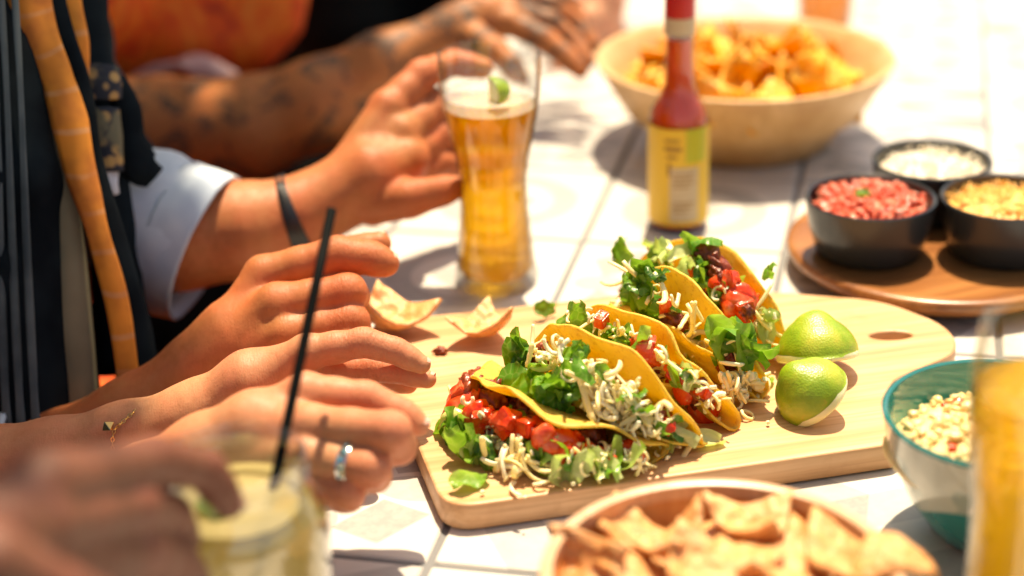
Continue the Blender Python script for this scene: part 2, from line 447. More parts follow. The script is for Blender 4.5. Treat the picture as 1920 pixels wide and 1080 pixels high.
M['lettuce'] = leafmat('lettuce_green', [(.15, (.035,.16,.012)), (.45, (.10,.31,.025)), (.72, (.26,.46,.06)), (.95, (.55,.62,.22))])
M['lettuce_dark'] = leafmat('lettuce_dark', [(.2, (.018,.10,.012)), (.6, (.05,.21,.02)), (.95, (.20,.40,.06))])
M['lettuce_pale'] = leafmat('lettuce_pale', [(.1, (.22,.42,.06)), (.4, (.50,.60,.18)), (.8, (.78,.78,.48))])
M['tomato'] = food('tomato_flesh', [(.30, (.52,.018,.006)), (.5, (.70,.06,.015)), (.62, (.74,.13,.05)), (.75, (.80,.30,.16))], 120, .2, .5, 260, bdist=.0012, ss=.2, rad=(1,.2,.1), spec=.5)
M['cheese'] = food('shredded_cheese', [(.3, (.93,.70,.26)), (.7, (.95,.80,.42))], 60, .42, .35, 500, ss=.35, rad=(1,.8,.45), rnd=.4, dark=(.88,.80,.56))
M['cheese_white'] = food('white_cheese', [(.3, (.93,.80,.48)), (.7, (.96,.88,.64))], 60, .45, .45, 500, ss=.35)
M['meat'] = food('braised_meat', [(.3, (.14,.02,.008)), (.6, (.28,.05,.014)), (.8, (.40,.10,.025))], 110, .3, .9, 260, bdist=.0015, ss=.05)
M['bean'] = food('yellow_pepper', [(.3, (.62,.62,.12)), (.7, (.74,.72,.28))], 60, .2, .2, 200, ss=.3)
def limepeel():
    n = N('lime_peel'); a = n.noise(38, 3, .6); v = n.vor(700)
    c = n.ramp(a, [(.30, (.12,.23,.010)), (.52, (.24,.35,.018)), (.72, (.42,.45,.05))])
    x = n.n('SeparateXYZ'); n.l(n.co(), x.inputs[0])
    c = n.mix(n.math('MULTIPLY', n.ramp(n.noise(75, 4, .7), [(.66, (0,0,0)), (.74, (1,1,1))]), .6), c, (.50,.33,.04))
    nb = n.bump(v.outputs['Distance'], .3, .0006); nb = n.bump(n.noise(60, 2), .3, .0015, nb)
    n.set(c, .38, nb, Subsurface_Weight=.12, Subsurface_Scale=.004); return n.m
M['peel'] = limepeel()
M['lime_flesh'] = food('lime_flesh', [(.3, (.70,.72,.34)), (.7, (.84,.84,.58))], 40, .25, .3, 180, ss=.4)
M['gold'] = N('gold').set((.83,.50,.16), .22, Metallic=1.0).m
M['silver'] = N('silver').set((.80,.82,.84), .16, Metallic=1.0).m
M['turquoise'] = N('turquoise_inlay').set((.02,.30,.42), .2).m
M['stone'] = N('green_stone').set((.006,.05,.022), .06, Coat_Weight=1.0).m
M['straw'] = N('black_straw').set((.002,.003,.003), .6, Specular_IOR_Level=.05).m
M['band'] = N('black_bracelet').set((.012,.012,.014), .4).m
M['grout'] = N('dark_grout').set((.17,.175,.18), .85, ).m
M['metal'] = N('dark_metal').set((.06,.06,.06), .5, Metallic=.6).m
M['navy'] = cloth('charcoal_navy_cloth', (.003,.006,.009), (.008,.015,.020), 14)
M['fold_light'] = cloth('grey_blue_fold_light', (.05,.07,.08), (.10,.13,.14), 16)  # paler cloth tone standing in for light on the shirt folds
M['olive'] = cloth('olive_cloth', (.22,.20,.13), (.15,.14,.09), 12)
M['white_cloth'] = cloth('white_blue_cuff', (.58,.66,.74), (.42,.52,.64), 16)
M['pink_cloth'] = cloth('pink_white_cloth', (.66,.46,.44), (.58,.30,.28), 12)
M['dark_cloth'] = cloth('dark_teal_cloth', (.005,.006,.006), (.012,.014,.013), 10)
M['jeans'] = cloth('dark_shorts', (.02,.02,.025), (.035,.035,.04), 12)
def orange_shirt():
    n = N('orange_batik'); a = n.noise(20, 4, .6, dist=1.5); b = n.noise(26, 2, .5, dist=2)
    c = n.ramp(a, [(.30, (.35,.02,.004)), (.44, (.82,.08,.008)), (.58, (.92,.17,.012)), (.8, (.94,.34,.06))])
    c = n.mix(n.ramp(b, [(.66, (0,0,0)), (.72, (1,1,1))]), c, (.04,.012,.008))
    n.set(c, .8); return n.m
M['orange_shirt'] = orange_shirt()
def floral():
    n = N('floral_cloth'); v = n.vor(85); c = n.ramp(v.outputs['Distance'], [(.18, (.42,.28,.10)), (.34, (.30,.20,.09)), (.42, (.012,.02,.035)), (.9, (.01,.018,.03))])
    c = n.mix(n.ramp(n.noise(38, 3), [(.52, (0,0,0)), (.60, (1,1,1))]), c, (.12,.12,.075))
    n.set(c, .85); return n.m
M['floral'] = floral()
def lapel():
    n = N('orange_lapel'); x = n.n('TexWave', wave_type='BANDS', bands_direction='Z'); x.inputs['Scale'].default_value = 12; x.inputs['Distortion'].default_value = 3
    n.l(n.co(), x.inputs[0])
    c = n.mix(n.ramp(x.outputs[1], [(.92, (0,0,0)), (.99, (.35,.35,.35))]), (.74,.27,.03), (.66,.44,.28))
    c = n.mix(n.ramp(n.noise(25, 3), [(.45, (0,0,0)), (.7, (1,1,1))]), c, (.42,.12,.015))
    n.set(c, .8); return n.m
M['lapel'] = lapel()
M['floor'] = None
n = N('patio_floor'); n.set(n.ramp(n.noise(3, 6, .6), [(.3, (.025,.016,.010)), (.7, (.06,.04,.028))]), .9, n.bump(n.noise(40, 4), .4, .01)); M['floor'] = n.m
M['bark'] = wood('bark', (.10,.07,.045), (.14,.10,.07), (.05,.035,.02), .3, 2, .9)
n = N('tree_leaf'); n.set((.05,.11,.02), .5); tl = n.n('BsdfTranslucent'); tl.inputs[0].default_value = (.12,.22,.02,1); mx = n.n('MixShader'); mx.inputs[0].default_value = .3
n.l(n.b.outputs[0], mx.inputs[1]); n.l(tl.outputs[0], mx.inputs[2]); n.l(mx.outputs[0], n.out.inputs[0]); M['tree_leaf'] = n.m
def tile_mat():
    n = N('printed_tile'); sp = n.n('SeparateXYZ'); n.l(n.co(), sp.inputs[0]); X, Y = sp.outputs[0], sp.outputs[1]
    rn = n.rnd()
    ab = lambda v: n.math('ABSOLUTE', v)
    def lt(v, t, s=.0012): return n.math('MULTIPLY', n.math('SUBTRACT', t, v), 1/s, clamp=True)
    ax, ay = ab(X), ab(Y)
    # pattern 1: a skewed lozenge in each quarter and a petal at each side
    qx, qy = n.math('SUBTRACT', ax, .040), n.math('SUBTRACT', ay, .040)
    loz = lt(n.math('ADD', ab(n.math('ADD', qx, n.math('MULTIPLY', qy, .45))), n.math('MULTIPLY', ab(n.math('SUBTRACT', qy, n.math('MULTIPLY', qx, .2))), .9)), .027)
    px = n.math('DIVIDE', n.math('SUBTRACT', ax, .002), .013); py = n.math('DIVIDE', n.math('SUBTRACT', ay, .050), .022)
    pet = lt(n.math('ADD', n.math('MULTIPLY', px, px), n.math('MULTIPLY', py, py)), 1.0, .06)
    px2 = n.math('DIVIDE', n.math('SUBTRACT', ay, .002), .013); py2 = n.math('DIVIDE', n.math('SUBTRACT', ax, .050), .022)
    pet2 = lt(n.math('ADD', n.math('MULTIPLY', px2, px2), n.math('MULTIPLY', py2, py2)), 1.0, .06)
    p1 = n.math('ADD', n.math('MULTIPLY', loz, .8), n.math('ADD', n.math('MULTIPLY', pet, .55), n.math('MULTIPLY', pet2, .55)), clamp=True)
    # pattern 2: folded ribbons
    u = n.math('ADD', X, n.math('MULTIPLY', Y, .58)); w = n.math('SUBTRACT', X, n.math('MULTIPLY', Y, .58))
    s1 = n.math('LESS_THAN', n.math('FRACT', n.math('ADD', n.math('MULTIPLY', u, 12.5), .5)), .5)
    s2 = n.math('LESS_THAN', n.math('FRACT', n.math('ADD', n.math('MULTIPLY', w, 12.5), .5)), .5)
    p2 = n.math('ADD', n.math('MULTIPLY', s1, .45), n.math('MULTIPLY', n.math('MULTIPLY', s2, n.math('LESS_THAN', Y, 0)), .45))
    # pattern 3: rings
    rr = n.math('SQRT', n.math('ADD', n.math('MULTIPLY', X, X), n.math('MULTIPLY', Y, Y)))
    p3 = n.math('ADD', n.math('MULTIPLY', lt(ab(n.math('SUBTRACT', rr, .05)), .011), .6), n.math('MULTIPLY', lt(n.math('ADD', ax, ay), .028), .7), clamp=True)
    k1 = n.math('LESS_THAN', rn, .45); k3 = n.math('GREATER_THAN', rn, .78)
    k2 = n.math('SUBTRACT', 1, n.math('ADD', k1, k3))
    p = n.math('ADD', n.math('ADD', n.math('MULTIPLY', p1, k1), n.math('MULTIPLY', p2, k2)), n.math('MULTIPLY', p3, k3))
    wear = n.ramp(n.noise(130, 5, .7), [(.35, (.75,)*3), (.6, (1,)*3)])
    c = n.mix(n.math('MULTIPLY', p, wear), n.ramp(n.noise(22, 4), [(.3, (.56,.54,.50)), (.7, (.64,.62,.585))]), (.23,.235,.235))
    n.set(c, n.ramp(n.noise(60, 4), [(.3, (.34,)*3), (.7, (.5,)*3)]), n.bump(n.noise(35, 3), .12, .001)); return n.m
M['tile'] = tile_mat()
def teal_bowl_mat():
    n = N('glazed_flower_bowl'); sp = n.n('SeparateXYZ'); n.l(n.co(), sp.inputs[0]); X, Y, Z = sp.outputs
    ang = n.math('ARCTAN2', Y, X)
    # teal dip with a wavy border
    wv = n.math('ADD', .032, n.math('MULTIPLY', n.math('COSINE', n.math('MULTIPLY', n.math('ADD', ang, 2.05), 3)), .009))
    dip = n.math('MULTIPLY', n.math('SUBTRACT', wv, Z), 1500, clamp=True)
    rim = n.math('MULTIPLY', n.math('SUBTRACT', Z, .0745), 1500, clamp=True)
    # five-petal white flowers round the bowl
    A = n.math('SUBTRACT', n.math('FRACT', n.math('MULTIPLY', n.math('ADD', ang, 2.45), 7/(2*math.pi))), .5)
    fx = n.math('MULTIPLY', A, .058); fz = n.math('SUBTRACT', Z, .044)
    fr = n.math('SQRT', n.math('ADD', n.math('MULTIPLY', fx, fx), n.math('MULTIPLY', fz, fz)))
    fa = n.math('ARCTAN2', fz, fx)
    pr = n.math('ADD', .0125, n.math('MULTIPLY', n.math('ABSOLUTE', n.math('COSINE', n.math('MULTIPLY', fa, 2.5))), .0065))
    petal = n.math('MULTIPLY', n.math('SUBTRACT', pr, fr), 900, clamp=True)
    cen = n.math('MULTIPLY', n.math('SUBTRACT', .007, fr), 1200, clamp=True)
    c = n.mix(petal, (.42,.44,.37), (.29,.35,.30)); c = n.mix(cen, c, (.74,.72,.64))
    c = n.mix(n.math('MAXIMUM', dip, rim), c, (.004,.17,.165))
    n.set(c, .16, Coat_Weight=.6); return n.m
M['flower_bowl'] = teal_bowl_mat()
M['teal_glaze'] = N('teal_glaze').set((.01,.24,.23), .14, Coat_Weight=.6).m
M['dip'] = food('creamy_corn', [(.3, (.72,.48,.18)), (.6, (.82,.66,.34)), (.8, (.86,.78,.58))], 70, .3, .8, 240, bdist=.0015, ss=.3)
M['salsa'] = food('chunky_salsa', [(.3, (.62,.06,.03)), (.55, (.76,.20,.12)), (.72, (.86,.55,.42))], 160, .08, .8, 200, bdist=.002, ss=.3)
M['onion'] = food('diced_onion', [(.3, (.74,.62,.46)), (.7, (.86,.80,.68))], 70, .3, .6, 200, ss=.3)
M['cheddar'] = food('grated_cheddar', [(.3, (.82,.36,.07)), (.7, (.88,.54,.18))], 70, .4, .4, 300, ss=.3)
M['juice'] = liquid('orange_juice', (1,.6,.05), (1,.6,.1), (1,.45,.02), body=.7, refr=.5)
M['paper_y'] = N('yellow_label').set((.78,.50,.04), .5).m
M['paper_g'] = N('green_label').set((.50,.48,.03), .5).m
M['paper_w'] = N('grey_label').set((.58,.46,.28), .5).m
M['ink'] = N('brown_ink').set((.35,.17,.03), .6).m
M['canvas'] = cloth('canvas', (.42,.34,.24), (.48,.40,.30), 6)

# ------------------------------------------------------------------ setting: patio floor, table with tiles, bench
fl = put('patio_floor', mesh('patio_floor', [(-60,-60,-.75),(60,-60,-.75),(60,60,-.75),(-60,60,-.75)], [(0,1,2,3)], M['floor']))
fl['kind'] = 'structure'
TA = R(76.8); A_DIR = Vector((math.cos(TA), math.sin(TA), 0)); B_DIR = Vector((math.sin(TA), -math.cos(TA), 0))
T0 = Vector((-.052, .877, 0)); TS = .1605
def tab(a, b, z=0): return T0 + A_DIR*a + B_DIR*b + Vector((0, 0, z))
TROT = TA - math.pi/2        # local x = B_DIR, local y = A_DIR
BL, BR, A0, A1 = -.222, TS*9, -TS*4, TS*13
table = thing('tiled_table', 'long outdoor table topped with grey and white patterned tiles', 'table', (T0.x, T0.y, -.75), TROT)
TZ = .75
TH = .010
bm = box(BR-BL, A1-A0, .03, off=((BL+BR)/2, (A0+A1)/2, TZ-.0166)); put('grout_bed', bm_mesh('grout_bed', bm, M['grout'], False), table)
for nm, (sx, sy, ox, oy) in {'a': (.016, A1-A0+.032, BL-.008, (A0+A1)/2), 'b': (.016, A1-A0+.032, BR+.008, (A0+A1)/2),
        'c': (BR-BL, .016, (BL+BR)/2, A0-.008), 'd': (BR-BL, .016, (BL+BR)/2, A1+.008)}.items():
    put('table_edge', bm_mesh('table_edge', box(sx, sy, .06, .002, 1, (ox, oy, TZ-.031)), M['metal'], False), table)
for sx in (BL+.08, BR-.08):
    for sy in (A0+.1, A1-.1):
        put('leg', bm_mesh('leg', box(.06, .06, TZ-.06, .004, 1, (sx, sy, (TZ-.06)/2)), M['metal'], False), table)
def tile_mesh(w, hgt=TH, ln=TS):
    g = .0024; bmx = box(w-g*2, ln-g*2, hgt, off=(0, 0, -hgt/2))
    ed = [e for e in bmx.edges if all(abs(v.co.z) < 1e-6 for v in e.verts)]
    bmesh.ops.bevel(bmx, geom=ed, offset=.0012, segments=1, affect='EDGES')
    return bm_mesh('tile', bmx, M['tile'], False)
tm_full = tile_mesh(TS); tm_cut = tile_mesh(-BL-TS)
for i in range(-4, 13):
    for j in range(-1, 9):
        put('tile', tm_full, table, ((j+.5)*TS, (i+.5)*TS, TZ + random.uniform(-.0003, .0002)), (0, 0, random.choice((0, 1, 2, 3))*math.pi/2))
    put('tile', tm_cut, table, ((-TS+BL)/2, (i+.5)*TS, TZ))
bench = thing('wooden_bench', 'dark wooden bench behind the seated people along the tiled table', 'bench', tab(.6, -.58, -.75), TROT)
for k in range(3): put('slat', bm_mesh('slat', box(.105, 3.2, .03, .004, 1, (-.12+k*.12, 0, .435)), M['bench'], False), bench)
for sy in (-1.4, 0, 1.4): put('leg', bm_mesh('leg', box(.34, .06, .42, .004, 1, (0, sy, .21)), M['bench'], False), bench)

# ------------------------------------------------------------------ unseen tree added behind the bench to cast dappled shade
def added_shade_tree():
    base = tab(.9, -1.75, -.75)
    root = thing('added_shade_tree', 'unseen leafy tree added behind the bench for shading the seated people and the table edge', 'tree', base)
    r = random.Random(21); sv = Vector((SUN.x/SUN.z, SUN.y/SUN.z, 1)); fork = base + Vector((.1, .1, 1.75))
    put('trunk', tube('trunk', [Vector((0,0,0)), Vector((.03,0,.6)), Vector((.02,.05,1.2)), fork-base], [.14, .11, .095, .08], M['bark'], 12), root)
    for k in range(9):
        a, b = r.uniform(-1.2, 2.2), r.uniform(-1.5, -.35); e = tab(a, b) + sv*r.uniform(1.35, 1.7)
        m = fork.lerp(e, .5) + Vector((r.uniform(-.1,.1), r.uniform(-.1,.1), .18))
        put('limb', tube('limb', spline([fork-base-Vector((0,0,.05)), m-base, e-base], 5), [.05-.043*i/10 for i in range(11)], M['bark'], 8), root)
    vs, fs = [], []
    for k in range(8200):
        a = r.uniform(-1.5, 2.5); z = r.uniform(1.25, 1.9)
        bm_ = SHADE_B + .17*min(1, max(0, (-.14-a)/.15)) + .05*mnoise.noise(Vector((a*5, 0, 3)))*2
        b = bm_ - abs(r.gauss(0, .02)) - (1.6*r.random()**1.15)
        if mnoise.noise(Vector((a*4.5, b*4.5, 9))) > .30: continue
        p = tab(a, b) + sv*z - base
        L, W_ = r.uniform(.06, .09), r.uniform(.035, .05)
        q = Matrix.Rotation(r.uniform(0, 6.28), 3, 'Z') @ Matrix.Rotation(r.gauss(0, .4), 3, 'X') @ Matrix.Rotation(r.gauss(.15, .35), 3, 'Y')
        o = len(vs)
        for u, v, h in [(0, 0, 0), (.35, .5, .006), (.75, .35, .0), (1, 0, -.012), (.75, -.35, 0), (.35, -.5, .006)]:
            vs.append(p + q @ Vector((u*L-L/2, v*W_, h)))
        fs += [(o, o+1, o+2, o+3), (o, o+3, o+4, o+5)]
    cr = put('crown', mesh('crown', vs, fs, M['tree_leaf'], False), root); cr['kind'] = 'stuff'
SHADE_B = -.235  # edge of the shade that the added crown is shaped to cast
added_shade_tree()

# ------------------------------------------------------------------ serving board
def board():
    def pw(x, y): return PX(x, y, .0175)
    root = thing('serving_board', 'pale wooden serving board with rounded corners and a handle hole, holding the tacos', 'serving board', tab(0.05, .02, 0.0005), R(12.5))
    Mi = root.matrix_basis.inverted() if False else (Matrix.Translation(root.location) @ Matrix.Rotation(R(12.5), 4, 'Z')).inverted()
    # outline in the plane of the table
    fl_, fr_ = PX(838, 952, .0175), PX(1682, 829, .0175)
    bl_ = PX(690, 600, .0175); nt_ = PX(1663, 718, .0175)
    pts = [fl_, fr_, nt_]
    c = cu = bpy.data.curves.new('outline', 'CURVE'); cu.dimensions = '2D'; cu.fill_mode = 'BOTH'
    cu.extrude = .0070; cu.bevel_depth = .0018; cu.bevel_resolution = 2
    L = [Mi @ p for p in (fl_, fr_)]
    w = (L[1]-L[0]).x
    x0, y0 = L[0].x, L[0].y
    H = [Mi @ PX(1663, 716, .0175), Mi @ PX(1780, 655, .0175), Mi @ PX(1772, 618, .0175), Mi @ PX(1640, 566, .0175), Mi @ PX(1500, 572, .0175), Mi @ PX(690, 608, .0175)]
    yb = y0 + .262
    raw = [(x0, y0, .020), (x0+w, y0, .006), (H[0].x, H[0].y, .010), (H[1].x+.004, H[1].y-.004, .018), (H[2].x+.003, H[2].y+.004, .020), (H[3].x+.004, H[3].y-.001, .02), (x0+w-.040, yb-.008, .045), (x0-.004, yb, .018)]
    out = []
    m = len(raw)
    for i in range(m):
        p = Vector(raw[i][:2]); a = Vector(raw[i-1][:2]); b = Vector(raw[(i+1) % m][:2]); r = raw[i][2]
        da, db = (a-p).normalized(), (b-p).normalized()
        p1, p2 = p+da*r, p+db*r
        for k in range(7):
            t = k/6; out.append(p1*(1-t)**2 + p*2*t*(1-t) + p2*t*t)
    sp = cu.splines.new('POLY'); sp.points.add(len(out)-1); sp.use_cyclic_u = True
    for q, p in zip(sp.points, out): q.co = (p.x, p.y, 0, 1)
    hc = Mi @ PX(1670, 630, .0175); ha = R(-12)
    sp = cu.splines.new('POLY'); sp.points.add(27); sp.use_cyclic_u = True
    for k, q in enumerate(sp.points):
        t = 2*math.pi*k/28; ex, ey = .0165*math.cos(t), .0085*math.sin(t)
        q.co = (hc.x+ex*math.cos(ha)-ey*math.sin(ha), hc.y+ex*math.sin(ha)+ey*math.cos(ha), 0, 1)
    tmp = bpy.data.objects.new('tmp', cu); S.collection.objects.link(tmp)
    me = bpy.data.meshes.new_from_object(tmp.evaluated_get(bpy.context.evaluated_depsgraph_get()))
    bpy.data.objects.remove(tmp); me.name = 'board_body'; me.materials.clear(); me.materials.append(M['board'])
    for p in me.polygons: p.use_smooth = True
    autosmooth(me, 30)
    put('board_body', me, root, (0, 0, .0089))
board()
BZ = .0178

# ------------------------------------------------------------------ small food shapes
def blob(name, sx, sy, sz, mat, sub=2, amp=.18, seed=0, flatb=False, freq=1.3):
    bm = bmesh.new(); bmesh.ops.create_icosphere(bm, subdivisions=sub, radius=1)
    o = Vector((seed*7.1, seed*3.3, seed*1.7))
    for v in bm.verts:
        d = 1 + amp*mnoise.noise(v.co*freq+o)*2
        v.co = Vector((v.co.x*sx, v.co.y*sy, v.co.z*sz))*d
    return bm_mesh(name, bm, mat)
def dice(name, s, mat, seed=0):
    rr = random.Random(seed); bm = bmesh.new(); bmesh.ops.create_cube(bm, size=1)
    bmesh.ops.subdivide_edges(bm, edges=bm.edges[:], cuts=2, use_grid_fill=True)
    sx, sy, sz = s*rr.uniform(.8, 1.4), s*rr.uniform(.7, 1.1), s*rr.uniform(.6, 1.0)
    o = Vector((seed*5.1, seed*2.3, seed))
    for v in bm.verts:
        l = v.co.length; sph = v.co.normalized()*.6
        c = v.co.lerp(sph, .20); c *= 1+.10*mnoise.noise(v.co*2.2+o)*2
        v.co = Vector((c.x*sx, c.y*sy, c.z*sz))
    bmesh.ops.bevel(bm, geom=[e for e in bm.edges if len(e.link_faces) == 2 and e.calc_face_angle() > .8], offset=s*.07, segments=2, affect='EDGES')
    return autosmooth(bm_mesh(name, bm, mat), 50)
def shred(name, L, r, mat, seed, curl=1.0):
    rr = random.Random(seed); p = Vector((0,0,0)); d = Vector((1,0,0)); k1, k2 = rr.uniform(-1, 1)*curl, rr.uniform(-.6, .6)*curl
    pts, n = [p.copy()], 8
    for i in range(n):
        d = (Matrix.Rotation(k1*.45, 3, 'Z') @ Matrix.Rotation(k2*.35, 3, 'Y') @ d).normalized(); p = p + d*L/n; pts.append(p.copy())
    c = sum(pts, Vector())/len(pts); pts = [q-c for q in pts]
    rad = [r*(.75 if i in (0, n) else 1)*rr.uniform(.85, 1.15) for i in range(n+1)]
    return tube(name, pts, rad, mat, 7, True, rr.uniform(.45, .8))
def leaf(name, L, Wd, mat, seed, curl=1.0, thick=.0005):
    rr = random.Random(seed); nx, ny = 12, 7; vs = []
    o = Vector((seed*3.7, seed*1.3, 0)); kx, ky = rr.uniform(-1.6, 1.6)*curl, rr.uniform(.6, 2.2)*curl
    for i in range(nx+1):
        for j in range(ny+1):
            u, v = i/nx-.5, j/ny-.5
            w = 1 - .55*abs(2*u)**2.2
            x = u*L*(1+.1*mnoise.noise(Vector((v*4, 0, 0))+o)); y = v*Wd*w*(1+.35*mnoise.noise(Vector((u*5, 1, 0))+o))
            e = (2*abs(v))**2
            z = .09*Wd*math.sin(u*9+seed)*e + .28*Wd*mnoise.noise(Vector((u*2.2, v*2, 2))+o)
            # roll along both ways
            ax = kx*u; Rz = L/max(abs(kx), .3)*(1 if kx >= 0 else -1)
            cx = math.sin(ax)*Rz; cz = (1-math.cos(ax))*Rz
            ay = ky*v; Ry = Wd/max(abs(ky), .3)
            yy = math.sin(ay)*Ry*(y/(v*Wd) if abs(v) > .02 else 1); zz = (1-math.cos(ay))*Ry
            vs.append(Vector((cx + z*-math.sin(ax), yy, cz+zz+z)))
    m = (nx+1)*(ny+1); fs = []
    for i in range(nx):
        for j in range(ny):
            a = i*(ny+1)+j; fs.append((a, a+ny+1, a+ny+2, a+1))
    c = sum(vs, Vector())/len(vs)
    return mesh(name, [q-c for q in vs], fs, mat)
TOM = [dice('tomato_piece', .0100, M['tomato'], k) for k in range(7)]
TOMW = [blob('tomato_wedge', .0115, .0075, .0065, M['tomato'], 3, .10, k+3) for k in range(3)]
SHR = [shred('cheese_shred', random.uniform(.016, .033), random.uniform(.0011, .0018), M['cheese'], k, random.uniform(.5, 2.3)) for k in range(14)]
SHRW = [shred('white_shred', random.uniform(.010, .022), random.uniform(.0011, .0019), M['cheese_white'], k+50, random.uniform(.3, 1.8)) for k in range(10)]
CRU = [dice('cheese_crumb', .0052, M['cheese_white'], k+30) for k in range(6)]
LET = [leaf('lettuce_leaf', random.uniform(.018, .027), random.uniform(.011, .017), M[('lettuce', 'lettuce', 'lettuce_dark')[k % 3]], k+1, random.uniform(.6, 1.4)) for k in range(12)]
LED = [leaf('lettuce_leaf', random.uniform(.015, .023), random.uniform(.010, .015), M['lettuce_dark'], k+41, random.uniform(.7, 1.5)) for k in range(6)]
LEP = [leaf('lettuce_rib', random.uniform(.016, .028), random.uniform(.008, .013), M['lettuce_pale'], k+71, random.uniform(.7, 1.5)) for k in range(6)]
MEA = [blob('meat_chunk', .010, .007, .006, M['meat'], 3, .35, k+11, freq=2.4) for k in range(5)]
BEA = [blob('pepper_piece', .008, .006, .004, M['bean'], 2, .2, k+21) for k in range(3)]
SEED = [blob('seed', .0014, .0010, .0005, M['cheese_white'], 1, .05, 5)]
KIND = {'tom': TOM, 'wedge': TOMW, 'shr': SHR, 'white': SHRW, 'crumb': CRU, 'let': LET, 'dark': LED, 'pale': LEP, 'meat': MEA, 'bean': BEA, 'seed': SEED}
NAME = {'tom': 'tomato_piece', 'wedge': 'tomato_wedge', 'shr': 'cheese_shred', 'white': 'white_cheese_shred', 'crumb': 'cheese_crumb', 'let': 'lettuce_leaf', 'dark': 'lettuce_leaf', 'pale': 'lettuce_rib', 'meat': 'meat_chunk', 'bean': 'pepper_piece', 'seed': 'tomato_seed'}
# ------------------------------------------------------------------ tacos
def shell_mesh(Rr, pf, pb, seed, fold=.007, th=.0016, kf=1.0):
    """folded disc: local x = fold axis, -y towards the opening at 0 deg, z up; pf / pb = elevation of front and back wall"""
    nr, nt_ = 44, 40
    def prof(t):                       # t = signed arc length on the disc (negative = front wall)
        # fold arc then straight walls
        mid = (pf+pb)/2; half = (pb-pf)/2
        turn = math.pi - (pb-pf)       # how much the sheet turns through the fold
        La = fold*turn
        s = max(-La/2, min(La/2, t)); ang = s/fold if fold else 0
        # centre of fold arc at origin; bottom of arc points away from the opening
        ca = mid + math.pi - ang
        x, z = math.cos(ca)*fold, math.sin(ca)*fold
        rest = t - s
        if rest:
            d = pb if rest > 0 else pf
            x += math.cos(d)*abs(rest); z += math.sin(d)*abs(rest)
        return -x, z, ca
    outer, vs, fs = [], [], []
    o = Vector((seed*9.1, 0, 0))
    def P(u, v):                        # polar on the disc
        a = v*2*math.pi; rr = u*Rr*(1+.018*mnoise.noise(Vector((math.cos(a)*2, math.sin(a)*2, 0))+o)*2 + .006*math.sin(a*17+seed))
        s, t = rr*math.cos(a), rr*math.sin(a)*(1 if math.sin(a) > 0 else kf)
        y, z, ca = prof(t)
        nrm = Vector((0, -math.cos(ca), math.sin(ca))) if abs(t) < fold*1.5 else None
        # walls bow a little and ripple at the edge
        e = max(0, u-.45)/.55
        d = pb if t > 0 else pf
        nd = Vector((0, math.sin(d), math.cos(d)))*(1 if t > 0 else -1)
        wv = (.0035*mnoise.noise(Vector((s*38, t*38, seed)))*2 + .0018*math.sin(s*95+seed*2))*e - .003*math.sin(min(1, abs(t)/Rr)*math.pi)
        p = Vector((s, y, z)) + nd*wv
        return p
    idx = {}
    for i in range(nr//2+1):
        for j in range(nt_*2):
            u = i/(nr//2)
            if i == 0 and j > 0: idx[(i, j)] = idx[(0, 0)]; continue
            idx[(i, j)] = len(vs); vs.append(P(u, j/(nt_*2)))
    for i in range(nr//2):
        for j in range(nt_*2):
            k = (j+1) % (nt_*2)
            q = (idx[(i, j)], idx[(i+1, j)], idx[(i+1, k)], idx[(i, k)])
            fs.append(q if i else (q[0], q[1], q[2]))
    me = mesh('taco_shell', vs, fs, M['tortilla'])
    tmp = bpy.data.objects.new('t', me); S.collection.objects.link(tmp)
    md = tmp.modifiers.new('s', 'SOLIDIFY'); md.thickness = th; md.offset = 0
    me2 = bpy.data.meshes.new_from_object(tmp.evaluated_get(bpy.context.evaluated_depsgraph_get()))
    bpy.data.objects.remove(tmp); me2.shade_smooth(); me2.name = 'taco_shell'; return me2
def rrot(r): return (r.uniform(0, 6.28), r.uniform(0, 6.28), r.uniform(0, 6.28))
def ray_hit(x, y, c, rad):
    o = Vector((0, 0, CAM_H)); d = ray(x, y).normalized(); oc = o-c; b = oc.dot(d); q = b*b-(oc.dot(oc)-rad*rad)
    if q < 0: t = -b
    else: t = -b-math.sqrt(q)
    return o+d*t
CAMV = Vector((0, 0, CAM_H))
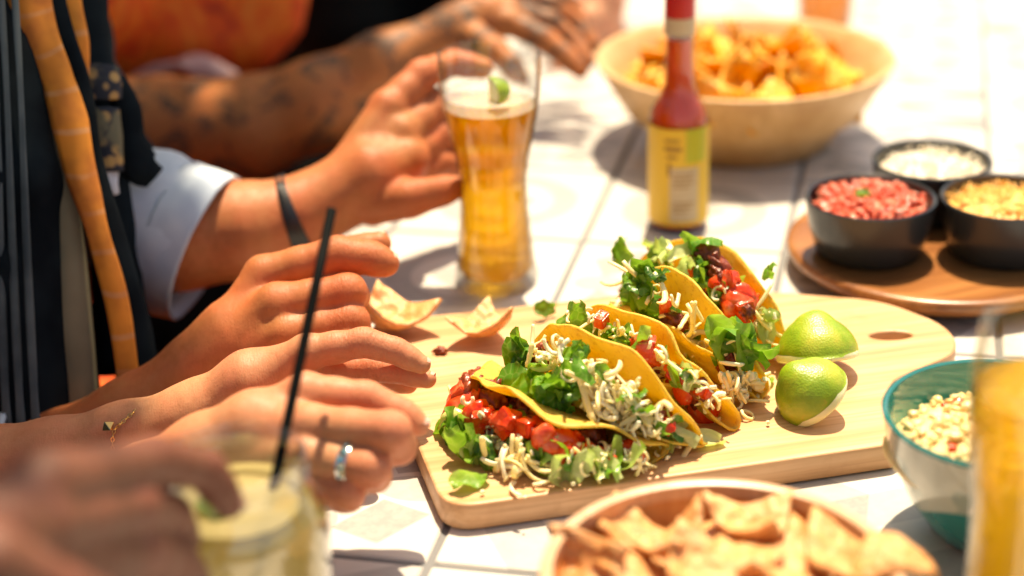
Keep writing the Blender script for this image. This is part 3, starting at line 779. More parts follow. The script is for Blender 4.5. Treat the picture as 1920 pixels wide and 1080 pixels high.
def taco(idx_, xy, yaw, pf, pb, Rr, label, clusters, bulk, lift=.008, kf=.8, slack=0):
    root = thing('taco', label, 'taco', (xy[0]-.001, xy[1]+.009, BZ+lift), R(yaw), 'filled hard shell tacos lined up on the board')
    c = root.location.copy(); rz = Matrix.Rotation(R(yaw), 3, 'Z'); inv = rz.inverted()
    put('taco_shell', shell_mesh(Rr, R(pf), R(pb), idx_+1, kf=kf), root)
    r = random.Random(idx_*13+5)
    def add(kind, w, sc=1.0, rot=None, clamp_=True, over=1.0):
        l = inv @ (w-c)
        if clamp_:
            q = math.hypot(l.y, l.z); a_ = math.atan2(l.z, -l.y)
            dl = min(.5*(R(pb)-R(pf)), .0062/max(q, .01)); e = min(max(a_, R(pf)+dl-R(slack)), R(pb)-dl)
            if e != a_:      # slide along the line of sight onto the inner side of the wall
                nrm = rz @ Vector((0, math.sin(e), math.cos(e))); d = (w-CAMV).normalized(); den = d.dot(nrm)
                if abs(den) > .12:
                    l2 = inv @ (CAMV + d*((c-CAMV).dot(nrm)/den) - c)
                    if l2.length < Rr*1.15 and (-math.cos(e)*l2.y*-1 + 1) > 0: l = l2
                q = math.hypot(l.y, l.z); l.y, l.z = -math.cos(e)*q, math.sin(e)*q
            l.x = min(max(l.x, -Rr*1.0), Rr*.98); s_ = min(abs(l.x)/Rr, .97); fr = (e-R(pf))/(R(pb)-R(pf))
            qm = Rr*math.sqrt(1-s_*s_)*((1.0 if fr < .3 else .92) + (.16 if slack and fr < .45 else 0)) + .004; q = math.hypot(l.y, l.z)
            if q > qm: l.y *= qm/q; l.z *= qm/q
            w = c + rz @ l
        if (w.z < BZ+.003): l.z += BZ+.003-w.z
        put(NAME[kind], r.choice(KIND[kind]), root, l, rot or rrot(r), sc*(r.uniform(.6, 1.15) if kind in ('tom', 'crumb') else r.uniform(.85, 1.15)))
    mid = R((pf+pb)/2)
    for kind, n, s0, s1, r0, r1 in bulk:   # inside the pocket
        for _ in range(n):
            s = r.uniform(s0, s1)*Rr; rm = math.sqrt(max(.02, 1-(s/Rr)**2)); q = r.uniform(r0, r1)*Rr*rm + .004
            sp = max(.05, (R(pb)-R(pf))/2-.12); a = mid + r.uniform(-sp, sp)
            l = Vector((s, -math.cos(a)*q, math.sin(a)*q))
            add(kind, c + rz @ l)
    for cl in clusters:                   # at the mouth, where the photograph shows them
        kind, x, y, n, sx, sy = cl[:6]; sc = cl[6] if len(cl) > 6 else 1.0; rad = cl[7] if len(cl) > 7 else .90
        for _ in range(n):
            X_, Y_ = x+r.gauss(0, 1)*sx*.85, y+r.gauss(0, 1)*sy*.8
            w = ray_hit(X_, Y_, c, Rr*(rad-.04 if rad < .97 else rad)*r.uniform(.90, 1.03))
            add(kind, w, sc, clamp_=rad < .97)
    return root
def c_(*a): return a
taco(0, (.036, .994), -45, -4, 26, .073, 'front taco lying on its side with diced tomato and cheese spilling out', [
    c_('meat', 895, 718, 5, 9, 12), c_('tom', 872, 757, 4, 12, 8, 1.2), c_('wedge', 868, 755, 1, 2, 2, 1.25), c_('wedge', 892, 775, 1, 2, 3, 1.0), c_('meat', 915, 745, 3, 8, 8),
    c_('tom', 935, 793, 12, 24, 12, 1.0), c_('wedge', 1018, 822, 1, 3, 2, 1.15), c_('wedge', 1045, 830, 1, 3, 2, 1.1), c_('tom', 975, 802, 4, 22, 9, 1.1), c_('tom', 1050, 838, 8, 24, 12, .9), c_('tom', 1160, 855, 4, 10, 14, 1.0), c_('tom', 1110, 845, 3, 20, 5),
    c_('let', 1020, 862, 6, 24, 8, 1.3), c_('let', 1100, 880, 3, 22, 9), c_('pale', 1080, 870, 10, 34, 12, 1.3), c_('pale', 1085, 905, 2, 6, 8), c_('shr', 1110, 868, 7, 25, 12), c_('white', 1135, 855, 4, 8, 10), c_('white', 1185, 862, 12, 14, 18), c_('shr', 1195, 870, 8, 14, 14), c_('crumb', 1180, 865, 8, 16, 18, .8),
    c_('shr', 945, 868, 12, 28, 14, 1.1), c_('white', 935, 880, 12, 24, 14, 1.1), c_('crumb', 930, 885, 8, 24, 12, 1.1), c_('shr', 985, 875, 8, 18, 12),
    c_('let', 845, 832, 5, 14, 18, 1.5), c_('let', 900, 842, 3, 10, 10, 1.3), c_('dark', 862, 852, 2, 10, 8), c_('let', 815, 812, 2, 8, 8, .9), c_('pale', 880, 845, 4, 8, 16), c_('bean', 862, 790, 2, 6, 4, 1.3), c_('shr', 835, 760, 2, 4, 8, 1.2), c_('let', 890, 880, 2, 8, 12), c_('white', 925, 800, 3, 14, 5, .6), c_('seed', 985, 805, 8, 22, 10), c_('seed', 1010, 818, 6, 12, 6), c_('tom', 1090, 850, 4, 25, 6), c_('tom', 900, 800, 4, 14, 6)],
    [('meat', 10, -.8, .6, .2, .5), ('let', 6, -.8, .8, .5, .8), ('white', 14, -.8, .9, .5, .9), ('tom', 8, -.8, .8, .5, .85)], kf=.97)
taco(1, (.063, 1.003), -48, 33, 65, .071, 'second taco from the front topped with dark lettuce and curly pale cheese', [
    c_('dark', 965, 668, 5, 16, 14, 1.1), c_('let', 985, 700, 5, 24, 12, 1.35), c_('let', 1040, 718, 7, 24, 12, 1.4), c_('pale', 1005, 728, 2, 14, 5, 1.1), c_('dark', 1060, 705, 3, 14, 12), c_('dark', 1068, 768, 1, 3, 2, .6), c_('let', 1055, 740, 3, 14, 8),
    c_('shr', 1030, 668, 4, 12, 12, 1.1), c_('crumb', 1022, 670, 3, 8, 10, 1.1), c_('shr', 1110, 720, 8, 16, 16, 1.3), c_('shr', 1150, 750, 14, 22, 18, 1.15), c_('white', 1155, 760, 16, 24, 22, 1.1), c_('crumb', 1165, 770, 10, 24, 18), c_('shr', 1190, 780, 12, 18, 18), c_('shr', 1215, 810, 6, 10, 10), c_('white', 1205, 800, 10, 14, 16),
    c_('dark', 1215, 825, 4, 14, 10), c_('let', 1245, 830, 4, 12, 14), c_('pale', 1255, 838, 4, 10, 12, 1.1), c_('tom', 1255, 800, 2, 6, 5), c_('let', 1080, 660, 3, 12, 10, .8)],
    [('shr', 26, -.7, .95, .45, .95), ('white', 24, -.7, .95, .45, .95), ('let', 8, -.8, .8, .5, .95), ('meat', 6, -.8, .8, .2, .45)], slack=16)
taco(2, (.090, 1.033), -50, 45, 63, .071, 'middle taco with bright tomato pieces at its right end', [
    c_('tom', 1085, 612, 3, 12, 5, .8), c_('dark', 1092, 625, 2, 10, 5, .8), c_('dark', 1160, 640, 4, 20, 8), c_('let', 1165, 640, 6, 24, 8, 1.2), c_('pale', 1115, 640, 5, 14, 10), c_('shr', 1125, 655, 8, 22, 12), c_('white', 1170, 655, 6, 24, 9, 1.3), c_('pale', 1160, 665, 4, 18, 8),
    c_('crumb', 1190, 695, 10, 18, 12), c_('white', 1195, 700, 14, 20, 14), c_('shr', 1200, 690, 8, 24, 14), c_('tom', 1205, 655, 4, 10, 8), c_('tom', 1225, 675, 4, 14, 10), c_('tom', 1260, 705, 5, 14, 12), c_('wedge', 1288, 715, 1, 4, 4, 1.2), c_('wedge', 1322, 760, 1, 2, 3, 1.35), c_('tom', 1290, 735, 3, 8, 10),
    c_('shr', 1285, 745, 9, 16, 16, 1.1), c_('shr', 1255, 740, 8, 16, 12), c_('shr', 1310, 790, 8, 12, 10), c_('white', 1225, 735, 8, 16, 10), c_('dark', 1282, 690, 1, 4, 4, .7), c_('pale', 1298, 690, 3, 12, 6), c_('crumb', 1295, 688, 3, 8, 4)],
    [('shr', 22, -.7, .95, .5, .95), ('white', 20, -.7, .95, .45, .95), ('let', 8, -.8, .8, .6, 1.0), ('tom', 8, -.2, .9, .5, .95), ('meat', 6, -.8, .8, .2, .45)])
taco(3, (.113, 1.075), -53, 55, 76, .072, 'fourth taco from the front with a lettuce leaf hanging out on the right', [
    c_('dark', 1190, 545, 4, 16, 10, 1.0), c_('let', 1205, 560, 6, 20, 12, 1.2), c_('dark', 1230, 502, 2, 10, 8, .9), c_('let', 1215, 508, 4, 16, 9), c_('pale', 1190, 590, 5, 20, 10), c_('white', 1165, 578, 5, 14, 6, 1.2), c_('shr', 1215, 600, 6, 18, 12), c_('pale', 1235, 625, 5, 20, 16, 1.1), c_('let', 1215, 590, 4, 18, 12), c_('let', 1275, 640, 5, 16, 14, 1.0), c_('tom', 1245, 575, 2, 5, 5, .8), c_('tom', 1258, 640, 3, 6, 10, .8), c_('shr', 1275, 600, 5, 14, 10), c_('white', 1290, 665, 7, 14, 12, 1.1), c_('shr', 1320, 690, 8, 14, 18), c_('pale', 1330, 705, 4, 12, 12), c_('shr', 1345, 720, 10, 14, 18), c_('meat', 1250, 610, 3, 14, 10, .8), c_('meat', 1260, 630, 3, 12, 12, .8),
    c_('let', 1365, 632, 3, 10, 12, 1.5, .98), c_('let', 1392, 662, 4, 8, 12, 1.5, 1.02), c_('tom', 1345, 705, 3, 8, 8, .8), c_('white', 1385, 725, 14, 18, 16, 1.1, 1.0), c_('shr', 1395, 730, 12, 18, 16, 1.1, 1.0), c_('crumb', 1400, 725, 8, 18, 14, 1.1, 1.0)],
    [('shr', 18, -.7, .9, .5, .9), ('let', 8, -.8, .8, .6, .95), ('meat', 6, -.8, .8, .2, .45)])
taco(4, (.129, 1.118), -42, 48, 91, .069, 'rear taco standing widest open with its yellow inner wall showing', [
    c_('let', 1160, 475, 2, 8, 4, 1.1, 1.05), c_('pale', 1240, 475, 5, 18, 7, 1.2), c_('white', 1255, 478, 5, 20, 6, 1.2), c_('let', 1305, 462, 4, 14, 8), c_('let', 1310, 505, 6, 14, 16, 1.0), c_('pale', 1290, 490, 3, 14, 10), c_('meat', 1332, 492, 4, 7, 7, 1.0), c_('meat', 1345, 505, 3, 5, 8, .9),
    c_('tom', 1362, 528, 2, 5, 8, 1.3), c_('wedge', 1375, 545, 1, 3, 4, 1.1), c_('wedge', 1385, 565, 2, 8, 5, 1.2), c_('tom', 1400, 572, 3, 8, 5, 1.1), c_('white', 1348, 545, 3, 6, 8), c_('dark', 1350, 560, 2, 4, 4, .7), c_('meat', 1395, 590, 4, 14, 8), c_('shr', 1410, 600, 4, 8, 10), c_('pale', 1435, 595, 3, 8, 10, 1.0), c_('crumb', 1448, 570, 1, 1, 1, .9), c_('let', 1440, 515, 2, 4, 5, .7, 1.06), c_('shr', 1440, 620, 4, 8, 10), c_('pale', 1430, 610, 3, 8, 8)],
    [('meat', 10, -.8, .8, .15, .4), ('let', 10, -.7, .6, .4, .8), ('shr', 14, -.5, .8, .4, .7), ('tom', 8, 0, .8, .4, .75)])
# loose bits lying on the board
def loose(name, kindname, x, y, label, cat, sc=1.0, rot=None, grp=None, dz=.003, mesh_i=0):
    o = put(name, KIND[kindname][mesh_i], None, PX(x, y, BZ)+Vector((0, 0, dz)), rot or (random.uniform(-.3,.3), random.uniform(-.3,.3), random.uniform(0, 6)), sc)
    return tag(o, label, cat, grp)
loose('lettuce_leaf', 'dark', 1022, 598, 'curled dark green lettuce scrap lying alone behind the tacos', 'lettuce', 1.1, (1.1,.2,.4), dz=.008, mesh_i=0)
loose('lettuce_leaf', 'let', 880, 915, 'green lettuce curl on the front left corner of the board', 'lettuce', 1.0, (.3,.2,.6), dz=.006, mesh_i=3)
loose('lettuce_leaf', 'let', 1438, 722, 'small lettuce scrap lying between the tacos and the limes', 'lettuce', .75, (.5,.2,1.2), dz=.005, mesh_i=4)
loose('lettuce_rib', 'pale', 1300, 840, 'translucent pale lettuce rib lying right of the front tacos', 'lettuce', 1.5, (.2,.1,.2), dz=.005, mesh_i=2)
k = 0
for x, y, nm, s in [(905,930,'crumb',.5),(1075,915,'crumb',.6),(985,940,'crumb',.4),(1325,820,'crumb',.5),(1440,800,'crumb',.4),(1012,915,'white',1.0),(1040,905,'shr',.8),(965,925,'white',1.0),(1235,860,'shr',1.0),(1250,868,'white',1.0),(1290,858,'shr',1.0),(1380,765,'white',1.0),(1400,785,'shr',1.1),(1412,760,'shr',1.0),(1420,745,'white',1.1),(1395,755,'white',1.0),(1430,735,'shr',1.0),(1345,795,'crumb',.7),(1218,885,'shr',.9),(1250,845,'white',1.1),(1365,760,'shr',1.0),(1385,745,'crumb',1.1),(1405,735,'crumb',1.2),(1420,725,'crumb',1.0)]:
    where = 'in front of the front taco' if x < 1100 else ('at the right tip of the front tacos' if x < 1300 else 'between the tacos and the limes')
    o = loose('cheese_shred', nm, x, y, 'pale cheese shred fallen on the board ' + where, 'cheese', s, None, 'loose cheese shreds ' + where, mesh_i=k % 6); k += 1

# ------------------------------------------------------------------ lime halves
def half_lime(label, pos, axis, r, sc=(1,1,1)):
    """dome axis = direction the dome points to"""
    root = thing('lime_half', label, 'lime', pos)
    bm = bmesh.new(); bmesh.ops.create_uvsphere(bm, u_segments=40, v_segments=28, radius=r)
    for v in bm.verts:
        v.co.x *= sc[0]; v.co.y *= sc[1]; v.co.z *= sc[2]
        v.co *= 1+.03*mnoise.noise(v.co*60)
        if v.co.z > r*.85*sc[2]: v.co.z += (v.co.z-r*.85*sc[2])*.9
    bmesh.ops.bisect_plane(bm, geom=bm.verts[:]+bm.edges[:]+bm.faces[:], plane_co=(0,0,0), plane_no=(0,0,1), clear_inner=True)
    q = Vector(axis).to_track_quat('Z', 'Y').to_euler()
    me = bm_mesh('peel', bm, M['peel'])
    o = put('peel', me, root, (0,0,0), q)
    prof = [(0, -.0016), (r*.5, -.0022), (r*.86, -.0026), (r*.965, -.0024), (r*1.004, -.0012), (r*1.006, .0004), (r*.985, .003)]
    fm = lathe('lime_flesh', [(a*sc[0], b) for a, b in prof], M['lime_flesh'], 40)
    put('lime_flesh', fm, root, (0,0,0), q)
    return root
half_lime('lime half dome up leaning behind the other half', PX(1533, 705, BZ)+Vector((.0,.004,.013)), (-.06,.36,.93), .0268, (1.0,1.0,.98))
half_lime('yellowish lime half in front, cut face turned to the board', PX(1516, 775, BZ)+Vector((.003,0,.012)), (-.62,-.10,.78), .0240, (1.0,1.0,1.05))
tag(put('cheese_crumb', CRU[1], None, PX(1520, 607, BZ+.035) , (0,0,0), .9), 'tiny white crumb sitting on top of the rear lime half', 'cheese')

# ------------------------------------------------------------------ chips
def chip_mesh(name, size, mat, seed):
    rr = random.Random(seed); n = 9; vs, fs, idx = [], [], {}
    o = Vector((seed*3.1, seed, 0)); kx, ky = rr.uniform(-1.9, 1.9), rr.uniform(-1.4, 1.4)
    A, B, C = Vector((0, 1, 0)), Vector((-.9, -.55, 0)), Vector((.9, -.5, 0))
    for i in range(n+1):
        for j in range(n+1-i):
            k = n-i-j; a, b, c = i/n, j/n, k/n
            # rounded corners
            p = (A*a+B*b+C*c); m = max(a, b, c)
            p *= 1-.12*max(0, m-.75)/.25
            p = p*size*(1+.05*mnoise.noise(p*3+o))
            z = (kx*p.x*p.x + ky*p.y*p.y + .5*p.x*p.y*rr.choice((1,)))/size*.55 + size*.10*mnoise.noise(p/size*2.2+o)
            idx[(i, j)] = len(vs); vs.append(Vector((p.x, p.y, z)))
    for i in range(n):
        for j in range(n-i):
            fs.append((idx[(i, j)], idx[(i+1, j)], idx[(i, j+1)]))
            if j < n-i-1: fs.append((idx[(i+1, j)], idx[(i+1, j+1)], idx[(i, j+1)]))
    me = mesh(name, vs, fs, mat)
    tmp = bpy.data.objects.new('t', me); S.collection.objects.link(tmp)
    md = tmp.modifiers.new('s', 'SOLIDIFY'); md.thickness = .0022; md.offset = 0
    me2 = bpy.data.meshes.new_from_object(tmp.evaluated_get(bpy.context.evaluated_depsgraph_get()))
    bpy.data.objects.remove(tmp); me2.shade_smooth(); me2.name = name; return me2
CH = [chip_mesh('tortilla_chip', .031, M['chip'], k) for k in range(8)]
CHF = [chip_mesh('tortilla_chip', .034, M['chip_far'], k+20) for k in range(8)]
# near wooden bowl
def wooden_bowl():
    c = PX(1352, 1072, .072); c.z = 0
    root = thing('wooden_bowl', 'orange brown wooden bowl of staves in the foreground, full of tortilla chips', 'bowl', (c.x, c.y, .0005))
    Rr = .0885; NS = 16
    prof_out = [(.045, .002), (.062, .010), (.078, .030), (.087, .055), (Rr, .0655)]
    prof_in = [(Rr-.006, .0655), (.080, .053), (.072, .032), (.057, .014), (.040, .009)]
    for k in range(NS):
        a0 = 2*math.pi*k/NS+.004; a1 = 2*math.pi*(k+1)/NS-.004
        put('stave', lathe('stave', prof_out+prof_in, M['bowl_wood'], 6, a0, a1, closed=True), root)
    put('rim', lathe('rim', [(Rr-.0062, .0645), (Rr+.0002, .0645), (Rr+.0008, .069), (Rr-.0004, .0725), (Rr-.0035, .0735), (Rr-.0062, .072)], M['rim_wood'], 96, closed=True), root)
    put('base', lathe('base', [(0, 0), (.046, 0), (.050, .004), (.050, .012), (0, .012)], M['bowl_wood'], 48), root)
    r = random.Random(3)
    spots = []
    for k in range(40):
        t = k/40; rad = .060*math.sqrt(r.random()); a = r.uniform(0, 6.28)
        spots.append((rad*math.cos(a), rad*math.sin(a), .018+.030*(1-(rad/.08)**2)*t + r.uniform(0, .006), (r.uniform(-.4,.4), r.uniform(-.4,.4), r.uniform(0, 6.28))))
    W_ = []
    for x, y, z, rot, s in [(1175, 1010, .058, (.15,.25,.3), 1.0), (1325, 1012, .062, (.2,-.2,2.2), .95), (1405, 1002, .062, (.15,.1,1.2), 1.0), (1480, 1008, .062, (.2,.1,.2), 1.0), (1662, 1030, .078, (.1,.2,4.2), .95), (1570, 1050, .068, (.3,.3,.5), 1.1), (1100, 1065, .060, (.5,-.7,.2), 1.0), (1200, 1065, .066, (.3,.2,1.0), 1.0), (1310, 1078, .070, (.3,.1,.4), 1.05), (1450, 1070, .072, (.2,-.1,2.6), 1.1), (1255, 1042, .064, (.3,.1,3.3), .95), (1380, 1045, .068, (.25,.2,4.2), 1.05), (1520, 1090, .070, (.3,.2,1.4), 1.1)]:
        w = PX(x, y, z); W_.append((w.x-c.x, w.y-c.y, w.z, rot, s))
    for k, q in enumerate(spots+W_):
        s = q[4] if len(q) > 4 else r.uniform(.85, 1.1)
        o = put('tortilla_chip', CH[k % 8], None, (c.x+q[0], c.y+q[1], q[2]), q[3], s)
        lab = {len(spots)+5-1: 'tortilla chip jutting out over the right rim of the foreground bowl', len(spots)+6: 'tortilla chip propped against the left wall of the foreground bowl', len(spots): 'leftmost of the tortilla chips at the back of the foreground bowl', len(spots)+12: 'tortilla chip at the bottom edge of the picture, right part of the foreground bowl'}.get(k, 'pale crisp tortilla chip in the foreground wooden bowl')
        tag(o, lab, 'tortilla chip', 'chips in the near wooden bowl')
wooden_bowl()
# large bamboo bowl
def height_for(px_y, world_xy):
    lo, hi = -.2, .6
    def f(z):
        d = Vector((world_xy[0], world_xy[1], z)) - CAMV
        cp, sp = math.cos(PITCH), math.sin(PITCH)
        Z = d.y*cp - d.z*sp; Y = d.y*sp + d.z*cp; X = d.x
        u0, v0 = F_PX*X/Z, -F_PX*Y/Z; c, s = math.cos(ROLL), math.sin(ROLL)
        return (v0*c - u0*s) + 540
    for _ in range(40):
        m = (lo+hi)/2
        if f(m) > px_y: lo = m
        else: hi = m
    return (lo+hi)/2
def big_bowl():
    c = PX(1392, 262, 0); H = height_for(103, c); k = (c-CAMV).length
    Rr = .1335
    root = thing('bamboo_bowl', 'large pale bamboo bowl heaped with orange chips behind the sauce bottle', 'bowl', (c.x, c.y, .0005))
    pr = [(0, .006), (.060, .006), (.074, 0), (.078, .001), (.090, .02), (.108, H*.42), (.124, H*.75), (Rr, H-.004), (Rr+.0008, H-.001), (Rr-.002, H), (Rr-.0075, H-.002), (.117, H*.76), (.100, H*.45), (.080, .026), (.05, .014), (0, .012)]
    put('bowl_body', lathe('bowl_body', pr, M['bamboo'], 96), root)
    r = random.Random(9)
    for i in range(95):
        t = i/95; rad = .100*math.sqrt(r.random()); a = r.uniform(0, 6.28)
        z = .035+(H*.80-.035)*t + .022*(1-(rad/.1)**2)*t
        if rad > .075: z = min(z, H*.74)
        rad = min(rad, .07+.035*z/H)
        o = put('tortilla_chip', CHF[i % 8], None, (c.x+rad*math.cos(a), c.y+rad*math.sin(a), z), (r.uniform(-.9,.9), r.uniform(-.9,.9), r.uniform(0, 6.28)), r.uniform(.85, 1.1))
        tag(o, 'bright orange tortilla chip heaped in the large bamboo bowl', 'tortilla chip', 'chips in the large bamboo bowl')
big_bowl()
# chips lying on the back of the board
for x, y, rz, s, lb in [(735, 622, .4, 1.2, 'pale tortilla chip lying flat on the back left corner of the board'), (905, 640, 1.9, .95, 'orange brown tortilla chip on the board below the beer glass')]:
    tag(put('tortilla_chip', CH[2], None, PX(x, y, BZ)+Vector((0, 0, .006)), (.05, .1, rz), s), lb, 'tortilla chip')
tag(put('crumb', MEA[1], None, PX(826, 664, BZ)+Vector((0, 0, .0025)), (0,0,0), .45), 'small brown crumb on the bare back part of the board', 'crumb')

# ------------------------------------------------------------------ glasses
GP = [(0, .0305), (.004, .0315), (.015, .0303), (.035, .0283), (.060, .0262), (.082, .0256), (.100, .0275), (.120, .0318), (.138, .0352), (.155, .0372), (.170, .0380), (.180, .0378)]
GP2 = [(0, .0330), (.004, .0338), (.03, .0322), (.065, .0305), (.085, .0308), (.105, .0330), (.130, .0354), (.155, .0352), (.170, .0335), (.180, .0325)]
def rad_at(z, s=1.0):
    for (z0, r0), (z1, r1) in zip(GP, GP[1:]):
        if z <= z1: return r0+(r1-r0)*(z-z0)/(z1-z0)
    return GP[-1][1]
def pint(label, pos, fill, foam, mat, drink_name, H=.18, k=1.0):
    root = thing('pint_glass', label, 'glass', pos)
    s = H/.18; zz = [i*.18/40 for i in range(41)]
    outer = [(rad_at(z)*k, z*s) for z in zz]; th = .0014
    inner = [(rad_at(z)*k-th, z*s) for z in zz if z > .008]
    pr = [(0, 0), (outer[0][0]-.003, 0)] + outer + [(outer[-1][0]-th/2, .18*s+.0006)] + inner[::-1] + [(inner[0][0]-.006, .0065*s), (0, .006*s)]
    put('glass_wall', lathe('glass_wall', pr, M['glass'], 72), root)
    zf = [z for z in zz if .009 < z < fill]
    q = [(0, .0070*s), (rad_at(.009)*k-th-.006, .0073*s)] + [(rad_at(z)*k-th-.0002, z*s) for z in zf] + [(rad_at(fill)*k-th-.0002, fill*s), (0, fill*s)]
    put(drink_name, lathe(drink_name, q, mat, 64), root)
    if foam:
        q = [(0, fill*s+.0003), (rad_at(fill)*k-th-.0004, fill*s+.0003), (rad_at(foam)*k-th-.0004, foam*s), (rad_at(foam)*k-th-.004, foam*s-.001), (0, foam*s-.002)]
        put('foam', lathe('foam', q, M['foam'], 64), root)
    return root
gpos = PX(931, 527, 0); gpos.z = .0006
pint('tall curved pint glass of golden beer gripped by a hand, lime in its foam', gpos, .141, .150, M['beer'], 'beer')
def wedge(label, pos, rot, r=.02):
    root = thing('lime_wedge', label, 'lime', pos); root.rotation_euler = rot
    n = 14; vs, fs = [], []
    a0 = R(75)
    for i in range(n+1):
        t = math.pi*i/n
        for j in range(7):
            a = -a0/2+a0*j/6
            vs.append((r*.55*math.cos(t)*1.25, r*math.sin(t)*math.sin(a), r*math.sin(t)*math.cos(a)))
    for i in range(n):
        for j in range(6):
            fs.append((i*7+j, (i+1)*7+j, (i+1)*7+j+1, i*7+j+1))
    put('peel', mesh('peel', vs, fs, M['peel']), root)
    vs2, fs2 = [], []
    for side in (0, 6):
        b = len(vs2)
        for i in range(n+1): p = vs[i*7+side]; vs2.append((p[0]*.97, p[1]*.97, p[2]*.97))
        vs2.append((0, 0, 0))
        for i in range(n): fs2.append((b+i, b+i+1, b+n+1))
    put('lime_flesh', mesh('lime_flesh', vs2, fs2, M['lime_flesh'], False), root)
    return root
wedge('pale lime wedge poking out of the beer foam in the curved glass', gpos+Vector((-.001, -.008, .154)), (R(75), R(90), R(50)), .016)
p2 = PX(1974, 606, .19); p2.z = .0006; GP = GP2
pint('beer glass cut by the right edge of the picture, close to the camera', p2, .146, None, M['beer_near'], 'beer', H=.190, k=1.0)
# far juice glass
pj = PX(1545, 62, 0); pj.z = .0006
rt = thing('juice_glass', 'glass of bright orange juice far behind the bamboo bowl', 'glass', pj)
put('glass_wall', lathe('glass_wall', [(0,0),(.028,0),(.031,.06),(.034,.13),(.0325,.1305),(.0298,.06),(.0268,.008),(0,.007)], M['glass'], 40), rt)
put('juice', lathe('juice', [(0,.0075),(.0262,.009),(.029,.06),(.0315,.11),(0,.11)], M['juice'], 40), rt)
# ------------------------------------------------------------------ hot sauce bottle
def bottle():
    p = PX(1271, 418, 0); p.z = .0006
    root = thing('sauce_bottle', 'slim bottle of red hot sauce with yellow label and red cap', 'bottle', p, R(6))
    def prof(t, top):
        pts = [(.0215, .0), (.0240, .003), (.0243, .085), (.0225, .098), (.0165, .108), (.0128, .118), (.0118, .140), (.0105, .179)]
        return [(r-t, max(z, .003 if t else 0)) for r, z in pts if z <= top]
    o = prof(0, .2); i = prof(.0016, .2)
    put('bottle_glass', lathe('bottle_glass', [(0, 0)]+o+i[::-1]+[(0, .0035)], M['glass'], 48), root)
    s = prof(.0019, .142)
    put('hot_sauce', lathe('hot_sauce', [(0, .004)]+s+[(.0096, .156), (0, .156)], M['sauce'], 48), root)
    put('cap', lathe('cap', [(0, .212), (.0095, .212), (.0114, .209), (.0120, .182), (.0120, .174), (.0108, .174), (0, .177)], M['plastic_red'], 40), root)
    put('neck_band', lathe('neck_band', [(.0124, .160), (.0122, .1738), (.0112, .1738), (.0114, .160)], M['paper_w'], 40, closed=True), root)
    put('label', lathe('label', [(.0246, .006), (.0247, .088)], M['paper_y'], 60), root)
    def patch(nm, a0, a1, z0, z1, r, m):
        put(nm, lathe(nm, [(r, z0), (r, z1)], m, 14, R(a0), R(a1)), root)
    patch('label_patch', -118, -62, .010, .056, .0250, M['paper_w']); patch('label_patch', -88, -45, .060, .088, .0250, M['paper_g'])
    patch('label_print', -128, -96, .070, .0735, .0252, M['ink']); patch('label_print', -124, -104, .064, .0665, .0252, M['ink'])
    for z_, a0_, a1_ in [(.050, -112, -70), (.0465, -112, -76), (.043, -112, -70), (.0395, -112, -80), (.0255, -112, -70), (.022, -112, -74), (.0185, -112, -84)]: patch('label_print', a0_, a1_, z_, z_+.0011, .0252, M['ink'])
    patch('label_print', -122, -116, .049, .060, .0252, M['ink']); patch('label_print', -128, -100, .0775, .0795, .0252, M['ink'])
bottle()
# ------------------------------------------------------------------ round tray with three cups
def tray():
    p = PX(1765, 452, .022); p.z = .0005
    root = thing('round_tray', 'round dark wooden tray carrying three black dip bowls', 'tray', p, R(20))
    Rr = .1165
    put('tray_body', lathe('tray_body', [(0, .006), (.08, .006), (.085, .001), (.096, .001), (.109, .009), (Rr-.001, .014), (Rr, .018), (Rr-.001, .0205), (Rr-.004, .022), (Rr-.012, .0215), (Rr-.016, .0205), (0, .0205)], M['tray'], 96), root)
tray()
def cup(label, x, y, rr, content, clabel, cname, mat, bits, seed, garnish=False):
    H = .045; p = PX(x, y, .0215+H); p.z = .0215
    root = thing('dip_bowl', label, 'bowl', p, 0, 'small black bowls on the round tray')
    put('bowl_body', lathe('bowl_body', [(0, .0), (rr*.74, .0), (rr*.80, .002), (rr*.93, H*.5), (rr, H-.001), (rr-.0012, H+.0002), (rr-.003, H-.001), (rr*.90, H*.5), (rr*.76, .006), (0, .005)], M['black_cer'], 64), root)
    r = random.Random(seed); metas = []
    base = blob('b', rr*.90, rr*.90, .010, mat, 4, .04, seed); metas.append((base, Matrix.Translation((0, 0, H*.72)), 0))
    for i in range(230):
        a, q = r.uniform(0, 6.28), rr*.86*math.sqrt(r.random()); b = r.choice(bits)
        z = H*.72+.010*math.sqrt(max(0, 1-(q/(rr*.95))**2))+r.uniform(-.001, .004)
        metas.append((b, Matrix.Translation((q*math.cos(a), q*math.sin(a), z)) @ Matrix.Rotation(r.uniform(0, 6), 4, 'Z') @ Matrix.Rotation(r.uniform(0, 6), 4, 'X') @ Matrix.Scale(r.uniform(.25, .6), 4), 0))
    o = put(cname, join_meshes(cname, metas, mat), None, p); tag(o, clabel, content)
    if garnish:
        g = put('herb_leaf', LED[1], None, p+Vector((-.006, -.002, H*.72+.016)), (.3, .2, .5), .75); tag(g, 'green herb leaf garnishing the red salsa', 'herb')
cup('black dip bowl at the front left of the round tray, holding red salsa', 1633, 367, .0485, 'salsa', 'glossy chunky red salsa filling the front left dip bowl', 'salsa', M['salsa'], TOM, 1, True)
cup('black dip bowl at the back of the round tray, holding white onion', 1748, 297, .0465, 'onion', 'white diced onion filling the back dip bowl', 'diced_onion', M['onion'], CRU+SHRW, 2)
cup('black dip bowl at the right edge of the picture, holding grated cheese', 1888, 367, .0485, 'cheese', 'orange grated cheese filling the right hand dip bowl', 'grated_cheese', M['cheddar'], SHR, 3)
